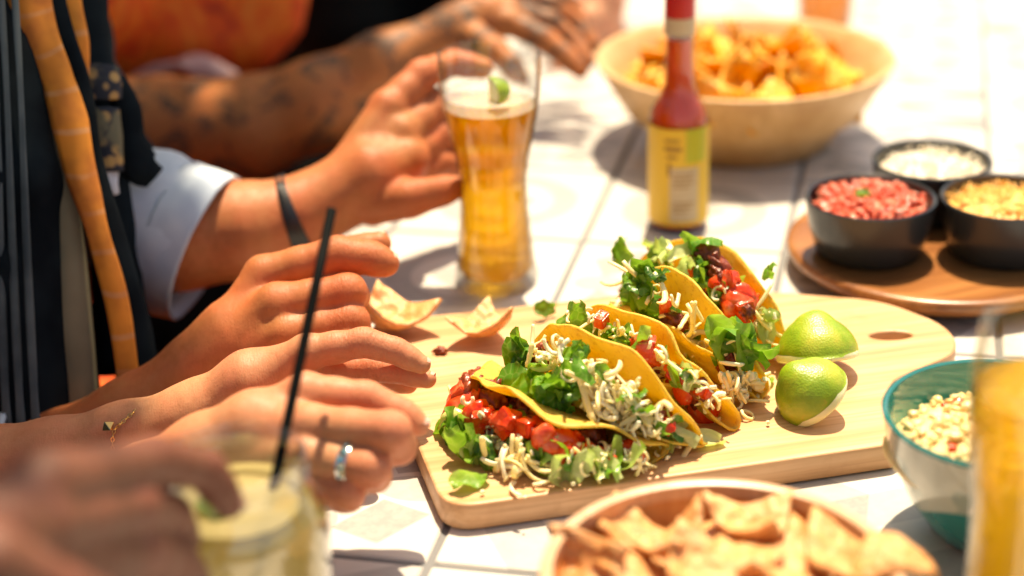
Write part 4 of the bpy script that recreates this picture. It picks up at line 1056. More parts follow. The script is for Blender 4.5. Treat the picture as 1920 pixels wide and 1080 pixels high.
# ------------------------------------------------------------------ teal flower bowl
def flower_bowl():
    p = PX(1882, 772, .078); p.z = .0005; Rr = .0665
    root = thing('flower_bowl', 'teal rimmed ceramic bowl with pale flowers, filled with creamy corn dip', 'bowl', p)
    H = .078
    pr = [(0, .004), (.026, .004), (.028, 0), (.031, 0), (.037, .006), (.050, .025), (.060, .048), (.0648, .066), (Rr, H-.003), (Rr+.0004, H-.001), (Rr-.0012, H+.0002), (Rr-.003, H-.001)]
    put('bowl_body', lathe('bowl_body', pr, M['flower_bowl'], 96), root)
    put('bowl_inside', lathe('bowl_inside', [(Rr-.0031, H-.0012), (.0615, .064), (.057, .046), (.047, .025), (.030, .010), (0, .008)], M['teal_glaze'], 96), root)
    r = random.Random(5); metas = [(blob('b', .057, .057, .016, M['dip'], 4, .10, 4), Matrix.Translation((0, 0, .052)), 0)]
    for i in range(330):
        a, q = r.uniform(0, 6.28), .055*math.sqrt(r.random()); b = r.choice(BEA+CRU+TOM[:2]); k = 0
        m = 1 if r.random() < .04 else 0
        z = .052+.016*math.sqrt(max(0, 1-(q/.06)**2))+r.uniform(-.002, .003)
        metas.append((b, Matrix.Translation((q*math.cos(a), q*math.sin(a), z)) @ Matrix.Rotation(r.uniform(0, 6), 4, 'Z') @ Matrix.Rotation(r.uniform(0, 6), 4, 'X') @ Matrix.Scale(r.uniform(.35, .75), 4), m))
    o = put('corn_dip', join_meshes('corn_dip', metas, [M['dip'], M['tomato']]), None, p); tag(o, 'lumpy creamy yellow corn dip inside the teal rimmed bowl', 'dip')
flower_bowl()
# ------------------------------------------------------------------ lemonade jar, straw
def jar():
    p = PX(437, 855, .125); p.z = .0005
    root = thing('mason_jar', 'glass jar of cloudy lemonade gripped by the blurred foreground hand', 'jar', p)
    H = .125
    o = [(.040, 0), (.043, .004), (.0445, .02), (.0445, .085), (.043, .095), (.0365, .106), (.0350, .110), (.0350, .121), (.0362, .1225), (.0358, H), (.0345, H+.0006)]
    i = [(.0335, H-.001), (.0332, .110), (.0345, .105), (.0410, .094), (.0425, .085), (.0425, .02), (.040, .007), (0, .006)]
    jg = clear_glass('jar_glass', (.97,.98,.97), 2.2)
    put('jar_glass', lathe('jar_glass', [(0, .001)]+o+i, jg, 72), root)
    for z in (.113, .117): put('thread', lathe('thread', [(.0352, z-.0012), (.0366, z), (.0352, z+.0012)], jg, 64), root)
    put('lemonade', lathe('lemonade', [(0, .0065), (.039, .0075), (.0422, .02), (.0422, .085), (.0406, .0938), (.0375, .0995), (0, .0995)], M['lemonade'], 64), root)
    top = PD(622, 393, .985); bot = Vector((p.x+.020, p.y-.002, .102)); bot = PX(524, 862, .109)
    d = (bot-top).normalized(); e = bot+d*.004
    st = thing('straw', 'long black drinking straw standing in the lemonade jar', 'straw', bot)
    pts = [top-bot, (top-bot)*.5, Vector((0,0,0)), d*.09*.12]
    n_ = 12; vs_, fs_ = [], []
    put('straw_tube', tube('straw_tube', [top-bot, (top-bot)*.66, (top-bot)*.33, Vector((0,0,0)), d*.08], .0028, M['straw'], 14), st)
    wedge('green lime wedge floating inside the lemonade jar', PX(398, 955, .099), (.9, .5, .4), .014)
jar()

# ------------------------------------------------------------------ hands and people
def nail_mesh(w, l, mat):
    vs, fs = [], []
    for i in range(6):
        for j in range(6):
            u, v = i/5-.5, j/5-.5
            ww = 1-.5*max(0, abs(2*u))**4
            vs.append((u*l, v*w*ww, -(v*2)**2*w*.22 - (u*2)**2*l*.04))
    for i in range(5):
        for j in range(5):
            a = i*6+j; fs.append((a, a+6, a+7, a+1))
    return mesh('fingernail', vs, fs, mat)
def orient(xd, up):
    x = Vector(xd).normalized(); z = Vector(up); z = (z - x*z.dot(x)).normalized(); y = z.cross(x)
    return Matrix((x, y, z)).transposed()
def person(label, loc, body_groups, hand_groups, mat, coarse=.006, fine=.0016):
    root = thing('person', label, 'person', loc)
    L = np.array(loc)
    meshes = []
    for g in hand_groups: meshes.append((sdf_for(g, fine).mesh('h', mat, L), Matrix.Identity(4), 0))
    if body_groups: meshes.append((sdf_for(body_groups, coarse).mesh('b', mat, L), Matrix.Identity(4), 0))
    if len(meshes) == 1: me = meshes[0][0]; me.name = 'body'
    else:
        me = meshes[0][0]; bm = bmesh.new()
        for m, _, _ in meshes: bm.from_mesh(m)
        bm.to_mesh(me); bm.free(); me.name = 'body'; me.shade_smooth()
    put('body', me, root); return root
def fingers(specs, ki=.004, ko=.0035):
    out = []
    for sp in specs:
        q = []
        for i, p in enumerate(sp):
            q.append(p)
            if i < len(sp)-1:
                n_ = sp[i+1]; q.append(tuple((p[k]+n_[k])/2 for k in range(3)) + ((p[3]+n_[3])/2*(.93 if i < 2 else .99),))
        out.append((pchain(q), ki, ko))
        if len(sp) == 4:
            for i in (1, 2):
                a, b, c = (np.array(PD(*sp[j][:3])) for j in (i-1, i, i+1)); ax = (b-a)/np.linalg.norm(b-a)+(c-b)/np.linalg.norm(c-b); ax /= np.linalg.norm(ax)
                for o, dp in (((-.0026, .6), (0, 1), (.0026, .7)) if i == 1 else ((-.0012, .7), (.0012, .8))):
                    CREASE.append((b+ax*o, ax, sp[i][3]/1000, .00055*dp, .0009))
    return out
def mids(w, mc, k=.0062):
    """palm: one cone per metacarpal from the wrist to each knuckle"""
    return (sum([pchain([w, m]) for m in mc], []), k, .006)
def nails(root, specs, mat, loc):
    for tip, dip, up, w in specs:
        t, d = PD(*tip[:3]), PD(*dip[:3]); ax = (t-d).normalized(); r = tip[3]/1000
        u = (Vector(up) - ax*Vector(up).dot(ax)).normalized()
        o = put('fingernail', nail_mesh(w/1000, w/1000*1.25, mat), root, t - ax*.0005 + u*(r*1.02) - Vector(loc), orient(ax, u).to_4x4())
def seated(hip, face, sh_z, elbows, lean=.0, head=True, k=1.0):
    """coarse seated body: torso, neck, head, thighs, shins, upper arms to the given elbows"""
    f = Vector((math.cos(face), math.sin(face), 0)); s = Vector((-f.y, f.x, 0)); up = Vector((0, 0, 1))
    h = Vector(hip); ch = h + up*(sh_z-h.z)*.62 + f*lean*.6; sh = Vector((h.x, h.y, sh_z)) + f*lean
    g = []
    v = lambda p: tuple(p)
    g.append((chain([(v(h - s*.07), .115*k), (v(h + s*.07), .115*k)]) + chain([(v(h), .12*k), (v(ch), .115*k)]) + chain([(v(ch - s*.06), .105*k), (v(ch + s*.06), .105*k)]) + chain([(v(sh - s*.13), .062*k), (v(sh + s*.13), .062*k)]) + chain([(v(ch), .11*k), (v(sh - up*.03), .085*k)]), .05, .03))
    g.append((chain([(v(sh), .055), (v(sh + up*.10 + f*.02), .052)]), .02, .03))
    if head:
        hd = sh + up*.23 + f*.04
        g.append((chain([(v(hd - up*.03 + f*.015), .070), (v(hd + up*.03 - f*.01), .088)]) + chain([(v(hd - up*.085 + f*.055), .028), (v(hd - up*.06 + f*.03), .05)]), .03, .02))
        g.append((chain([(v(hd + f*.095 - up*.02), .011), (v(hd + f*.082 + up*.02), .008)]), .006, .010))      # nose
        for q in (-1, 1): g.append((chain([(v(hd + s*q*.088 - up*.02), .012), (v(hd + s*q*.090 + up*.015), .016)]), .006, .006))   # ears
        g.append((chain([(v(hd + f*.085 - up*.055 - s*.02), .007), (v(hd + f*.085 - up*.055 + s*.02), .007)]), .004, .006))  # mouth
    for q in (-1, 1):
        kn = h + s*q*.11 + f*.40 + up*-.01; an = kn - up*.40*1.0 + f*.02; an.z = -.67
        g.append((chain([(v(h + s*q*.09), .095*k), (v(kn), .062)]) + chain([(v(kn), .060), (v(an), .040)]) + chain([(v(an), .038), (v(an + f*.15 - up*.03), .030)]), .03, .03))
    for el, q, r1 in elbows:
        a = sh + s*q*.155 - up*.02
        g.append((chain([(v(a), .052), (tuple(el), r1)]), .02, .03))
    return g
FACE = TROT     # people on the bench face across the table
def tube_garment(name, pts, mat, root, loc, n=28, wav=.0, th=.0018, seed=0):
    """open cloth tube round a limb: (px, py, depth, radius mm)"""
    P = spline([PD(x, y, d) for x, y, d, r in pts], 5)
    rad = []
    for i in range(len(P)):
        t = i/(len(P)-1)*(len(pts)-1); a = min(int(t), len(pts)-2); rad.append((pts[a][3]+(pts[a+1][3]-pts[a][3])*(t-a))/1000)
    me = tube(name, [p-Vector(loc) for p in P], rad, mat, n, False)
    o = Vector((seed*3.3, 0, 0))
    for v in me.vertices:
        q = mnoise.noise(v.co*28+o); ctr = min(P, key=lambda p: (p-Vector(loc)-v.co).length)-Vector(loc)
        v.co += (v.co-ctr).normalized()*wav*q
    ob = put(name, me, root); md = ob.modifiers.new('thick', 'SOLIDIFY'); md.thickness = th; md.offset = 1
    return ob
# --- person A: owner of the two near hands (ring, gold bracelet); torso lies left of the picture
locA = (-.62, .80, -.30)
h2 = [(-330, 975, 1.19, 40), (-150, 930, 1.175, 34), (0, 885, 1.165, 28), (100, 860, 1.16, 24.5), (235, 820, 1.155, 21), (365, 778, 1.145, 19.5)]
h2m = [(575, 661, 1.125, 11.5), (600, 690, 1.145, 11), (602, 714, 1.16, 10.5), (588, 738, 1.175, 9.5)]
HA2 = [(pchain(h2) + pchain([(365, 778, 1.145, 19.5), (470, 715, 1.135, 18), (560, 680, 1.135, 13)]), .012, .01), mids((380, 772, 1.145, 16), h2m)] + fingers([
    [h2m[0], (683, 642, 1.12, 9.2), (742, 658, 1.12, 8), (790, 683, 1.12, 6)],
    [h2m[1], (700, 690, 1.14, 8.6), (755, 697, 1.135, 7.5), (801, 711, 1.13, 5.8)],
    [h2m[2], (682, 705, 1.16, 8.2), (730, 712, 1.15, 7), (766, 722, 1.15, 5.6)],
    [h2m[3], (640, 728, 1.175, 7.4), (668, 738, 1.17, 6.6), (690, 750, 1.165, 5.6)],
    [(450, 790, 1.12, 13), (530, 780, 1.10, 11), (600, 775, 1.095, 9), (640, 775, 1.09, 7.5)]])
h3 = [(-260, 1180, 1.13, 40), (-60, 1075, 1.10, 33), (120, 985, 1.07, 26), (270, 905, 1.055, 21.5), (385, 846, 1.04, 20)]
h3m = [(572, 737, 1.03, 12), (582, 797, 1.008, 12), (578, 855, 1.0, 11.2), (572, 905, 1.003, 9.8)]
HA3 = [(pchain(h3) + pchain([(385, 846, 1.04, 20), (480, 800, 1.03, 19), (545, 800, 1.02, 15)]), .012, .01), mids((400, 845, 1.04, 17), h3m)] + fingers([
    [h3m[0], (688, 747, 1.03, 9.8), (748, 774, 1.03, 8.8), (784, 796, 1.03, 6.8)],
    [h3m[1], (733, 808, .985, 11), (748, 838, 1.0, 9.5), (728, 850, 1.022, 7.5)],
    [h3m[2], (696, 877, .985, 10.2), (703, 893, 1.005, 9), (680, 900, 1.025, 7.4)],
    [h3m[3], (652, 925, .99, 8.8), (655, 933, 1.01, 7.8), (635, 938, 1.025, 6.8)],
    [(470, 850, 1.07, 14), (560, 840, 1.09, 12), (640, 830, 1.095, 10), (690, 815, 1.095, 8)]])
elA2 = PD(-330, 975, 1.19); elA3 = PD(-260, 1180, 1.13)
pA = person('person reaching towards the tacos with both hands, wearing a thin gold bracelet and a ring', locA,
    seated((-.66, .83, -.21), FACE, .24, [(elA2, 1, .044), (elA3, -1, .044)], lean=.10), [HA2, HA3], M['skin_a'], fine=.0011)
nails(pA, [((783, 795, 1.03, 6.6), (748, 774, 1.03, 8), (.9, -.1, .9), 9.5), ((790, 683, 1.12, 5.8), (742, 658, 1.12, 8), (.35, .2, .8), 8.0), ((801, 711, 1.13, 5.6), (755, 697, 1.135, 7.5), (.35, .3, .8), 7.5)], M['nail'], locA)
def ring_band():
    a, b = PD(*h3m[2][:3]), PD(696, 877, .985); ax = (b-a).normalized(); c = a.lerp(b, .66); rr = .01085
    q = orient(ax, (0, 0, 1)) @ Matrix.Rotation(math.pi/2, 3, 'Y')
    o = put('ring', lathe('ring', [(rr-.0006, -.0028), (rr+.0006, -.0028), (rr+.0010, -.0020), (rr+.0006, 0), (rr+.0010, .0020), (rr+.0006, .0028), (rr-.0006, .0028)], M['silver'], 48, closed=True), pA, c-Vector(locA), q.to_4x4())
    for k in range(14):
        t = 2*math.pi*k/14
        put('inlay', dice_small, o, (math.cos(t)*(rr+.0007), math.sin(t)*(rr+.0007), .0009*(-1)**k), (0, 0, t), 1)
dice_small = bm_mesh('inlay', box(.0009, .0030, .0016, .0003), M['turquoise'])
ring_band()
def bracelet():
    path = spline([PD(*q) for q in [(282, 757, 1.166), (276, 757, 1.152), (264, 764, 1.141), (246, 777, 1.1335), (229, 792, 1.1305), (215, 806, 1.1295), (211, 828, 1.129), (214, 852, 1.131), (228, 876, 1.145), (252, 874, 1.165), (272, 830, 1.176), (282, 780, 1.174), (282, 757, 1.166)]], 12)
    link_m = lathe('link', [(.0010+.00036*math.cos(t), .00036*math.sin(t)) for t in [i*2*math.pi/6 for i in range(6)]], M['gold'], 12, closed=True)
    acc, k = 1, 0
    for p, p2_ in zip(path, path[1:]):
        acc += (p2_-p).length
        if acc < .0021: continue
        acc = 0; tang = (p2_-p).normalized(); rad = (CAMV-p).normalized(); k += 1
        m = orient(tang, rad if k % 2 else tang.cross(rad))
        put('chain_link', link_m, pA, p-Vector(locA), m.to_4x4(), (1.35, 1, 1))
    pp = PD(205, 803, 1.126)
    bm = bmesh.new(); bmesh.ops.create_cone(bm, cap_ends=True, segments=4, radius1=.0048, radius2=.0, depth=.005)
    bmesh.ops.bevel(bm, geom=bm.edges[:], offset=.0003, segments=1, affect='EDGES')
    sm_ = bm_mesh('stone', bm, [M['stone'], M['gold']], False)
    for p_ in sm_.polygons:
        if p_.normal.x > .45 and p_.normal.z > 0: p_.material_index = 1
    put('stone', sm_, pA, pp-Vector(locA), (R(100), R(-30), R(20)))
bracelet()
def person_shirt(root, loc, hip, face, sh_z, mat, elb, lean=.1, k=1.0, name='shirt', grow=.010, extra=None):
    g = seated(hip, face, sh_z, elb, lean=lean, head=False, k=k)
    g = [g[0]] + g[4:]
    g = [([(a, b, ra+grow, rb+grow) for a, b, ra, rb in cs], ki, ko) for cs, ki, ko in g]
    if extra: g += extra
    put(name, sdf_for(g, .006).mesh(name, mat, np.array(loc)), root)
person_shirt(pA, locA, (-.66, .83, -.21), FACE, .24, M['white_cloth'], [(elA2.lerp(Vector((-.66,.95,.2)), .25), 1, .052), (elA3.lerp(Vector((-.66,.7,.2)), .25), -1, .052)])
put('hair', blob('hair', .105, .10, .115, cloth('dark_hair', (.02,.01,.006), (.04,.02,.01), 60), 3, .08, 2), pA, (-.66+.06-locA[0]-.02, .83-locA[1]-.01, .24+.26-locA[2]))

# --- person C: dark shirt under an open patterned overshirt, one hand on the beer glass, the other curled near the board
locC = (-.50, 1.30, -.30)
HC1m = [(495, 517, 1.23, 14), (520, 572, 1.207, 15), (538, 626, 1.20, 13.5), (548, 668, 1.20, 12)]
fc1 = [(-220, 985, 1.28, 40), (-60, 925, 1.265, 34), (100, 850, 1.25, 26.5), (250, 776, 1.24, 24), (385, 688, 1.23, 24.5)]
HC1 = [(pchain(fc1) + pchain([(385, 688, 1.23, 24.5), (440, 630, 1.225, 23), (500, 590, 1.225, 17)]), .014, .01), mids((415, 665, 1.225, 21), HC1m)] + fingers([
    [HC1m[0], (632, 478, 1.225, 13), (694, 484, 1.225, 11.5), (724, 494, 1.225, 9)],
    [HC1m[1], (652, 548, 1.205, 12.5), (662, 556, 1.228, 11), (640, 560, 1.245, 9)],
    [HC1m[2], (658, 603, 1.20, 12), (665, 610, 1.225, 10.5), (640, 612, 1.24, 9)],
    [HC1m[3], (655, 645, 1.195, 10.5), (660, 652, 1.215, 9.5), (640, 655, 1.23, 8)],
    [(480, 590, 1.26, 16), (590, 520, 1.275, 13.5), (660, 472, 1.265, 11), (711, 457, 1.262, 8.5)]])
HCgm = [(728, 205, 1.40, 15.5), (750, 252, 1.395, 16), (755, 300, 1.395, 15.5), (748, 348, 1.395, 14)]
fcg = [(180, 455, 1.385, 46), (340, 440, 1.375, 40), (460, 432, 1.375, 35), (560, 402, 1.38, 27), (625, 372, 1.385, 25)]
HCg = [(pchain(fcg) + pchain([(625, 372, 1.385, 25), (700, 330, 1.385, 26), (760, 300, 1.39, 19)]), .014, .01), mids((640, 360, 1.385, 22), HCgm)] + fingers([
    [HCgm[0], (792, 140, 1.415, 12.5), (850, 118, 1.437, 10.5), (905, 128, 1.437, 8.5)],
    [HCgm[1], (818, 198, 1.425, 12.5), (880, 198, 1.447, 10.5), (945, 210, 1.437, 8.5)],
    [HCgm[2], (826, 252, 1.425, 12.5), (890, 256, 1.445, 10.5), (955, 264, 1.432, 8.5)],
    [HCgm[3], (822, 305, 1.42, 11.5), (870, 312, 1.436, 10), (925, 320, 1.427, 8)],
    [(700, 378, 1.38, 19), (768, 372, 1.368, 15), (822, 360, 1.366, 11.5), (852, 352, 1.368, 9)]])
elC1 = PD(-220, 985, 1.28); elCg = PD(120, 455, 1.39)
pC = person('person in dark shirt and patterned overshirt gripping the beer glass', locC,
    seated((-.53, 1.33, -.21), FACE, .24, [(elC1, -1, .046), (elCg, 1, .048)], lean=.04), [HC1, HCg], M['skin_c'])
nails(pC, [((724, 494, 1.225, 8.8), (694, 484, 1.225, 11), (1, 0, .35), 10), ((711, 457, 1.262, 8.3), (660, 472, 1.265, 11), (.6, .5, .8), 11)], M['nail'], locC)
# shirt with long hanging folds
folds = []
for x0, y0, x1, y1, d, r in [(-60, -120, 10, 800, 1.24, 22), (30, -120, 95, 780, 1.245, 16), (-10, 200, 60, 800, 1.235, 12), (70, -60, 150, 780, 1.27, 14), (-150, -120, -60, 800, 1.24, 30)]:
    folds.append((chain([(tuple(PD(x0, y0, d+.02)), r/1000), (tuple(PD((x0+x1)/2-8, (y0+y1)/2, d)), r/1000*1.1), (tuple(PD(x1, y1, d+.02)), r/1000*1.2)]), .012, .012))
g = seated((-.53, 1.33, -.21), FACE, .24, [], lean=.04, head=False, k=.95)
put('shirt', sdf_for([([(a, b, ra+.012, rb+.012) for a, b, ra, rb in g[0][0]], .05, .03)] + folds, .005).mesh('shirt', M['navy'], np.array(locC)), pC)
def strip(name, path, widths, mat, root, loc, th=.004, wave=.002):
    P = spline([PD(x, y, d) for x, y, d in path], 8); vs, fs = [], []
    nw = 6
    for i, p in enumerate(P):
        t = i/(len(P)-1)*(len(widths)-1); a = min(int(t), len(widths)-2); w = (widths[a]+(widths[a+1]-widths[a])*(t-a))/1000
        tg = (P[min(i+1, len(P)-1)]-P[max(i-1, 0)]).normalized(); vw = (CAMV-p).normalized()
        sd = Vector((1, .25, 0)); sd = (sd-tg*sd.dot(tg)).normalized(); nn = tg.cross(sd).normalized()
        if nn.dot(vw) < 0: nn = -nn
        for j in range(nw+1):
            u = j/nw-.5; vs.append(p+sd*w*u+nn*(wave*.5*math.sin(i*.35+j*.6)+.25*w*(1-4*u*u))-Vector(loc))
    for i in range(len(P)-1):
        for j in range(nw): a = i*(nw+1)+j; fs.append((a, a+1, a+nw+2, a+nw+1))
    ob = put(name, mesh(name, vs, fs, mat), root); md = ob.modifiers.new('t', 'SOLIDIFY'); md.thickness = th; return ob
for q, (x0, x1) in enumerate([(14, 34), (40, 62), (-6, 8)]):
    strip('fold_light_strip', [(x0-14, -40, 1.225), (x0, 200, 1.222), ((x0+x1)/2, 480, 1.222), (x1, 700, 1.226), (x1+6, 800, 1.23)], [3, 4, 4, 5, 5], M['fold_light'], pC, locC, .001)  # thin pale strips paint the light along the fold ridges
strip('shirt_panel', [(85, 160, 1.262), (108, 330, 1.258), (126, 480, 1.258), (138, 640, 1.26), (150, 790, 1.265)], [6, 17, 20, 24, 24], M['olive'], pC, locC)
strip('lapel', [(45, -60, 1.25), (67, 52, 1.25), (109, 155, 1.25), (132, 233, 1.248), (148, 311, 1.25), (170, 389, 1.25), (192, 466, 1.252), (222, 580, 1.256), (245, 740, 1.26)], [26, 24, 17, 21, 17, 13, 11, 11, 12], M['lapel'], pC, locC)
strip('lapel', [(112, -60, 1.28), (130, 20, 1.28), (142, 80, 1.28), (150, 150, 1.285)], [16, 15, 13, 8], M['lapel'], pC, locC)
strip('lapel_edge', [(85, -60, 1.262), (120, 60, 1.262), (150, 160, 1.26), (168, 260, 1.26), (186, 360, 1.262), (215, 470, 1.265), (245, 600, 1.27), (262, 740, 1.27)], [10, 10, 9, 9, 12, 16, 22, 26], M['navy'], pC, locC)
strip('overshirt_front', [(150, -80, 1.33), (160, 80, 1.325), (180, 200, 1.32), (195, 330, 1.32), (215, 480, 1.325), (235, 700, 1.33)], [34, 30, 30, 30, 30, 36], M['navy'], pC, locC)
strip('overshirt_print', [(180, 128, 1.305), (182, 158, 1.303), (184, 184, 1.305)], [28, 31, 28], M['floral'], pC, locC)
strip('overshirt_print', [(190, 205, 1.305), (194, 260, 1.303), (198, 322, 1.305)], [20, 23, 20], M['floral'], pC, locC)
strip('overshirt_print', [(196, 322, 1.305), (200, 345, 1.304), (205, 362, 1.306)], [14, 13, 8], M['white_cloth'], pC, locC)
strip('overshirt_trim', [(215, 150, 1.32), (238, 205, 1.318), (242, 260, 1.318), (262, 310, 1.32), (288, 330, 1.325)], [10, 16, 18, 24, 14], M['navy'], pC, locC)
tube_garment('overshirt_sleeve', [(30, -60, 1.46, 62), (70, 120, 1.44, 60), (120, 260, 1.42, 56), (200, 380, 1.40, 50)], M['navy'], pC, locC, wav=.010, seed=1)
tube_garment('cuff', [(215, 405, 1.385, 55), (290, 430, 1.38, 56), (375, 465, 1.376, 54)], M['white_cloth'], pC, locC, wav=.006, th=.003, seed=2)
tube_garment('cuff_fold', [(318, 441, 1.379, 57), (352, 455, 1.377, 57.5), (384, 469, 1.376, 56)], M['white_cloth'], pC, locC, wav=.005, th=.003, seed=6)
tube_garment('cuff', [(-60, 905, 1.262, 44), (20, 875, 1.256, 41), (78, 850, 1.25, 39)], M['white_cloth'], pC, locC, wav=.006, th=.003, seed=3)
tube_garment('wrist_bracelet', [(541, 408, 1.38, 29.5), (552, 405, 1.38, 30), (562, 401, 1.38, 29)], M['band'], pC, locC, wav=.001, th=.004)
g = seated((-.53, 1.33, -.21), FACE, .24, [], lean=.04, head=False)
put('shorts', sdf_for([([(a, b, ra+.012, rb+.012) for a, b, ra, rb in cs[:1]], .03, .03) for cs, _, _ in g[2:4]], .006).mesh('shorts', M['orange_shirt'], np.array(locC)), pC)
put('hair', blob('hair', .105, .10, .10, cloth('brown_hair', (.03,.015,.008), (.05,.025,.012), 60), 3, .08, 3), pC, (-.53+.05-locC[0], 1.33-locC[1], .24+.27-locC[2]))

# --- person D: tattooed arm, orange batik shirt
locD = (-.36, 1.86, -.30)
HDm = [(955, 42, 1.69, 13), (955, 18, 1.70, 13), (950, -10, 1.72, 12), (945, -32, 1.73, 11)]
fd = [(90, 250, 1.78, 54), (290, 245, 1.74, 50), (470, 238, 1.71, 46), (600, 195, 1.70, 41), (720, 125, 1.70, 31), (855, 62, 1.70, 24)]
HD = [(pchain(fd) + pchain([(855, 62, 1.70, 24), (910, 30, 1.70, 23)]), .016, .01), mids((870, 50, 1.70, 20), HDm)] + fingers([
    [HDm[0], (1022, 75, 1.68, 11.5), (1060, 105, 1.675, 10), (1088, 132, 1.67, 8)],
    [HDm[1], (1030, 42, 1.70, 11.5), (1075, 80, 1.70, 10), (1100, 115, 1.69, 8)],
    [HDm[2], (1030, 10, 1.73, 11), (1080, 45, 1.74, 10), (1110, 85, 1.73, 8)],
    [HDm[3], (1020, -25, 1.76, 10), (1065, 5, 1.77, 9), (1090, 35, 1.77, 7.5)],
    [(890, 70, 1.67, 15), (930, 95, 1.65, 12), (960, 125, 1.64, 10), (975, 148, 1.64, 8.5)]])
elD = PD(90, 250, 1.78)
pD = person('person with a tattooed forearm in an orange and black patterned shirt', locD,
    seated((-.42, 1.93, -.21), FACE, .24, [(elD, -1, .054)], lean=.03), [HD], M['skin_d'], fine=.0024)
person_shirt(pD, locD, (-.42, 1.93, -.21), FACE, .24, M['orange_shirt'], [(elD.lerp(Vector((-.4,1.8,.2)), .6), -1, .064)], lean=.03, extra=[
    (chain([(tuple(PD(300, -60, 1.84)), .05), (tuple(PD(330, 60, 1.84)), .042)]), .02, .02), (chain([(tuple(PD(470, -80, 1.86)), .05), (tuple(PD(470, 70, 1.86)), .036)]), .02, .02), (chain([(tuple(PD(220, -60, 1.84)), .04), (tuple(PD(240, 80, 1.84)), .035)]), .02, .02), (chain([(tuple(PD(530, -80, 1.86)), .035), (tuple(PD(530, 40, 1.86)), .022)]), .02, .02), (chain([(tuple(PD(390, -80, 1.85)), .05), (tuple(PD(400, 70, 1.85)), .038)]), .02, .02)])
g = seated((-.42, 1.93, -.21), FACE, .24, [], lean=.03, head=False)
put('shorts', sdf_for([([(a, b, ra+.012, rb+.012) for a, b, ra, rb in cs[:1]], .03, .03) for cs, _, _ in g[2:4]], .006).mesh('shorts', M['dark_cloth'], np.array(locD)), pD)
strip('shirt_hem', [(225, 165, 1.79), (300, 132, 1.79), (370, 124, 1.79), (440, 150, 1.80)], [12, 20, 20, 12], M['pink_cloth'], pD, locD)
strip('scarf', [(168, -60, 1.80), (175, 20, 1.80), (188, 100, 1.80)], [26, 24, 12], M['pink_cloth'], pD, locD)
put('hair', blob('hair', .105, .10, .10, cloth('black_hair', (.01,.008,.006), (.02,.015,.012), 60), 3, .08, 5), pD, (-.42+.05-locD[0], 1.93-locD[1], .24+.27-locD[2]))
# --- person E: dark clothes, pale forearm behind the bamboo bowl
locE = (-.22, 2.42, -.30)
HEm = [(1085, 78, 1.93, 13), (1110, 86, 1.95, 13), (1135, 84, 1.97, 12), (1155, 76, 1.99, 11)]
fe = [(1010, -260, 2.15, 46), (1080, -160, 2.08, 38), (1140, -60, 2.0, 28), (1130, 0, 1.97, 25)]
HE = [(pchain(fe), .016, .01), mids((1130, 5, 1.97, 21), HEm)] + fingers([
    [HEm[0], (1062, 105, 1.90, 11), (1052, 125, 1.89, 9.5), (1045, 140, 1.885, 8)],
    [HEm[1], (1095, 118, 1.92, 11), (1085, 138, 1.91, 9.5), (1078, 152, 1.90, 8)],
    [HEm[2], (1130, 118, 1.95, 10.5), (1122, 138, 1.94, 9), (1115, 150, 1.93, 8)],
    [HEm[3], (1160, 108, 1.98, 9), (1155, 125, 1.97, 8), (1150, 136, 1.96, 7)],
    [(1100, 30, 1.94, 14), (1065, 55, 1.91, 11), (1040, 78, 1.89, 9), (1028, 95, 1.885, 8)]])
elE = PD(1010, -260, 2.15)
pE = person('person in dark clothes at the far end, pale hand resting behind the bamboo bowl', locE,
    seated((-.26, 2.48, -.21), FACE, .24, [(elE, -1, .050)], lean=.03), [HE], M['skin_e'], fine=.0026)
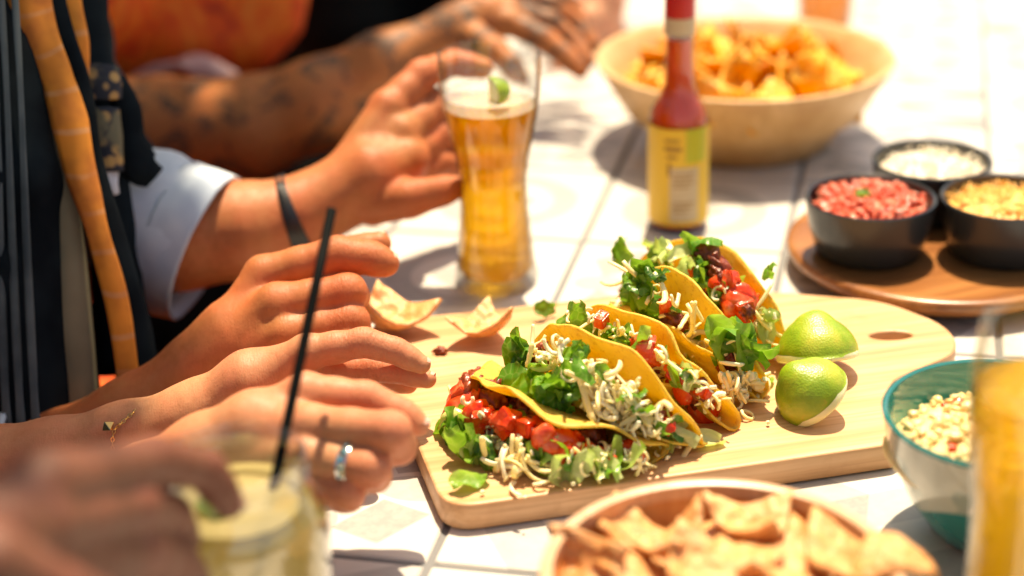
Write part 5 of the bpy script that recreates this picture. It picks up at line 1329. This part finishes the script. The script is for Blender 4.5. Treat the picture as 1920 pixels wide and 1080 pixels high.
person_shirt(pE, locE, (-.26, 2.48, -.21), FACE, .24, M['dark_cloth'], [(elE.lerp(Vector((-.2,2.3,.2)), .3), -1, .060)], lean=.05, k=1.1, extra=[
    (chain([(tuple(PD(620, -60, 2.2)), .09), (tuple(PD(640, 40, 2.2)), .07)]), .03, .03), (chain([(tuple(PD(780, -80, 2.25)), .08), (tuple(PD(760, 20, 2.25)), .05)]), .03, .03)])
put('hair', blob('hair', .105, .10, .10, cloth('auburn_hair', (.04,.02,.01), (.06,.03,.012), 60), 3, .08, 6), pE, (-.26+.05-locE[0], 2.48-locE[1], .24+.27-locE[2]))
# --- person F: the very near hand on the jar
locF = (-.60, .33, -.30)
HFm = [(85, 905, .70, 12.5), (75, 985, .69, 12.5), (90, 1060, .70, 12), (120, 1120, .71, 11)]
ff = [(-520, 1420, .58, 40), (-260, 1240, .61, 32), (-130, 1080, .65, 24)]
HF = [(pchain(ff) + pchain([(-130, 1080, .65, 24), (-20, 1010, .67, 22)]), .014, .01), mids((-110, 1090, .655, 20), HFm)] + fingers([
    [HFm[0], (285, 862, .79, 10.5), (385, 882, .825, 9.4), (428, 942, .84, 7.8)],
    [HFm[1], (250, 950, .77, 11), (320, 965, .82, 9.6), (345, 1015, .84, 8)],
    [HFm[2], (260, 1030, .78, 10.5), (330, 1050, .82, 9.4), (365, 1090, .84, 8)],
    [HFm[3], (250, 1070, .79, 9.5), (320, 1100, .82, 8.4), (340, 1140, .84, 7.4)],
    [(-20, 1060, .64, 15), (110, 1120, .66, 12.5), (230, 1160, .71, 10.5), (320, 1180, .76, 8.6)]])
elF = PD(-520, 1420, .58)
pF = person('person with deep brown skin, blurred hand on the lemonade jar', locF,
    seated((-.66, .33, -.21), FACE, .24, [(elF, -1, .046)], lean=.06), [HF], M['skin_f'], fine=.0018)
nails(pF, [((428, 942, .84, 7.8), (385, 882, .825, 9.6), (.7, -.2, .6), 9)], M['nail_f'], locF)
person_shirt(pF, locF, (-.66, .33, -.21), FACE, .24, M['dark_cloth'], [(elF.lerp(Vector((-.6,.3,.2)), .3), -1, .056)], lean=.06)
put('hair', blob('hair', .105, .10, .10, cloth('curly_hair', (.01,.008,.006), (.02,.015,.012), 60), 3, .08, 7), pF, (-.66+.05-locF[0], .33-locF[1], .24+.27-locF[2]))
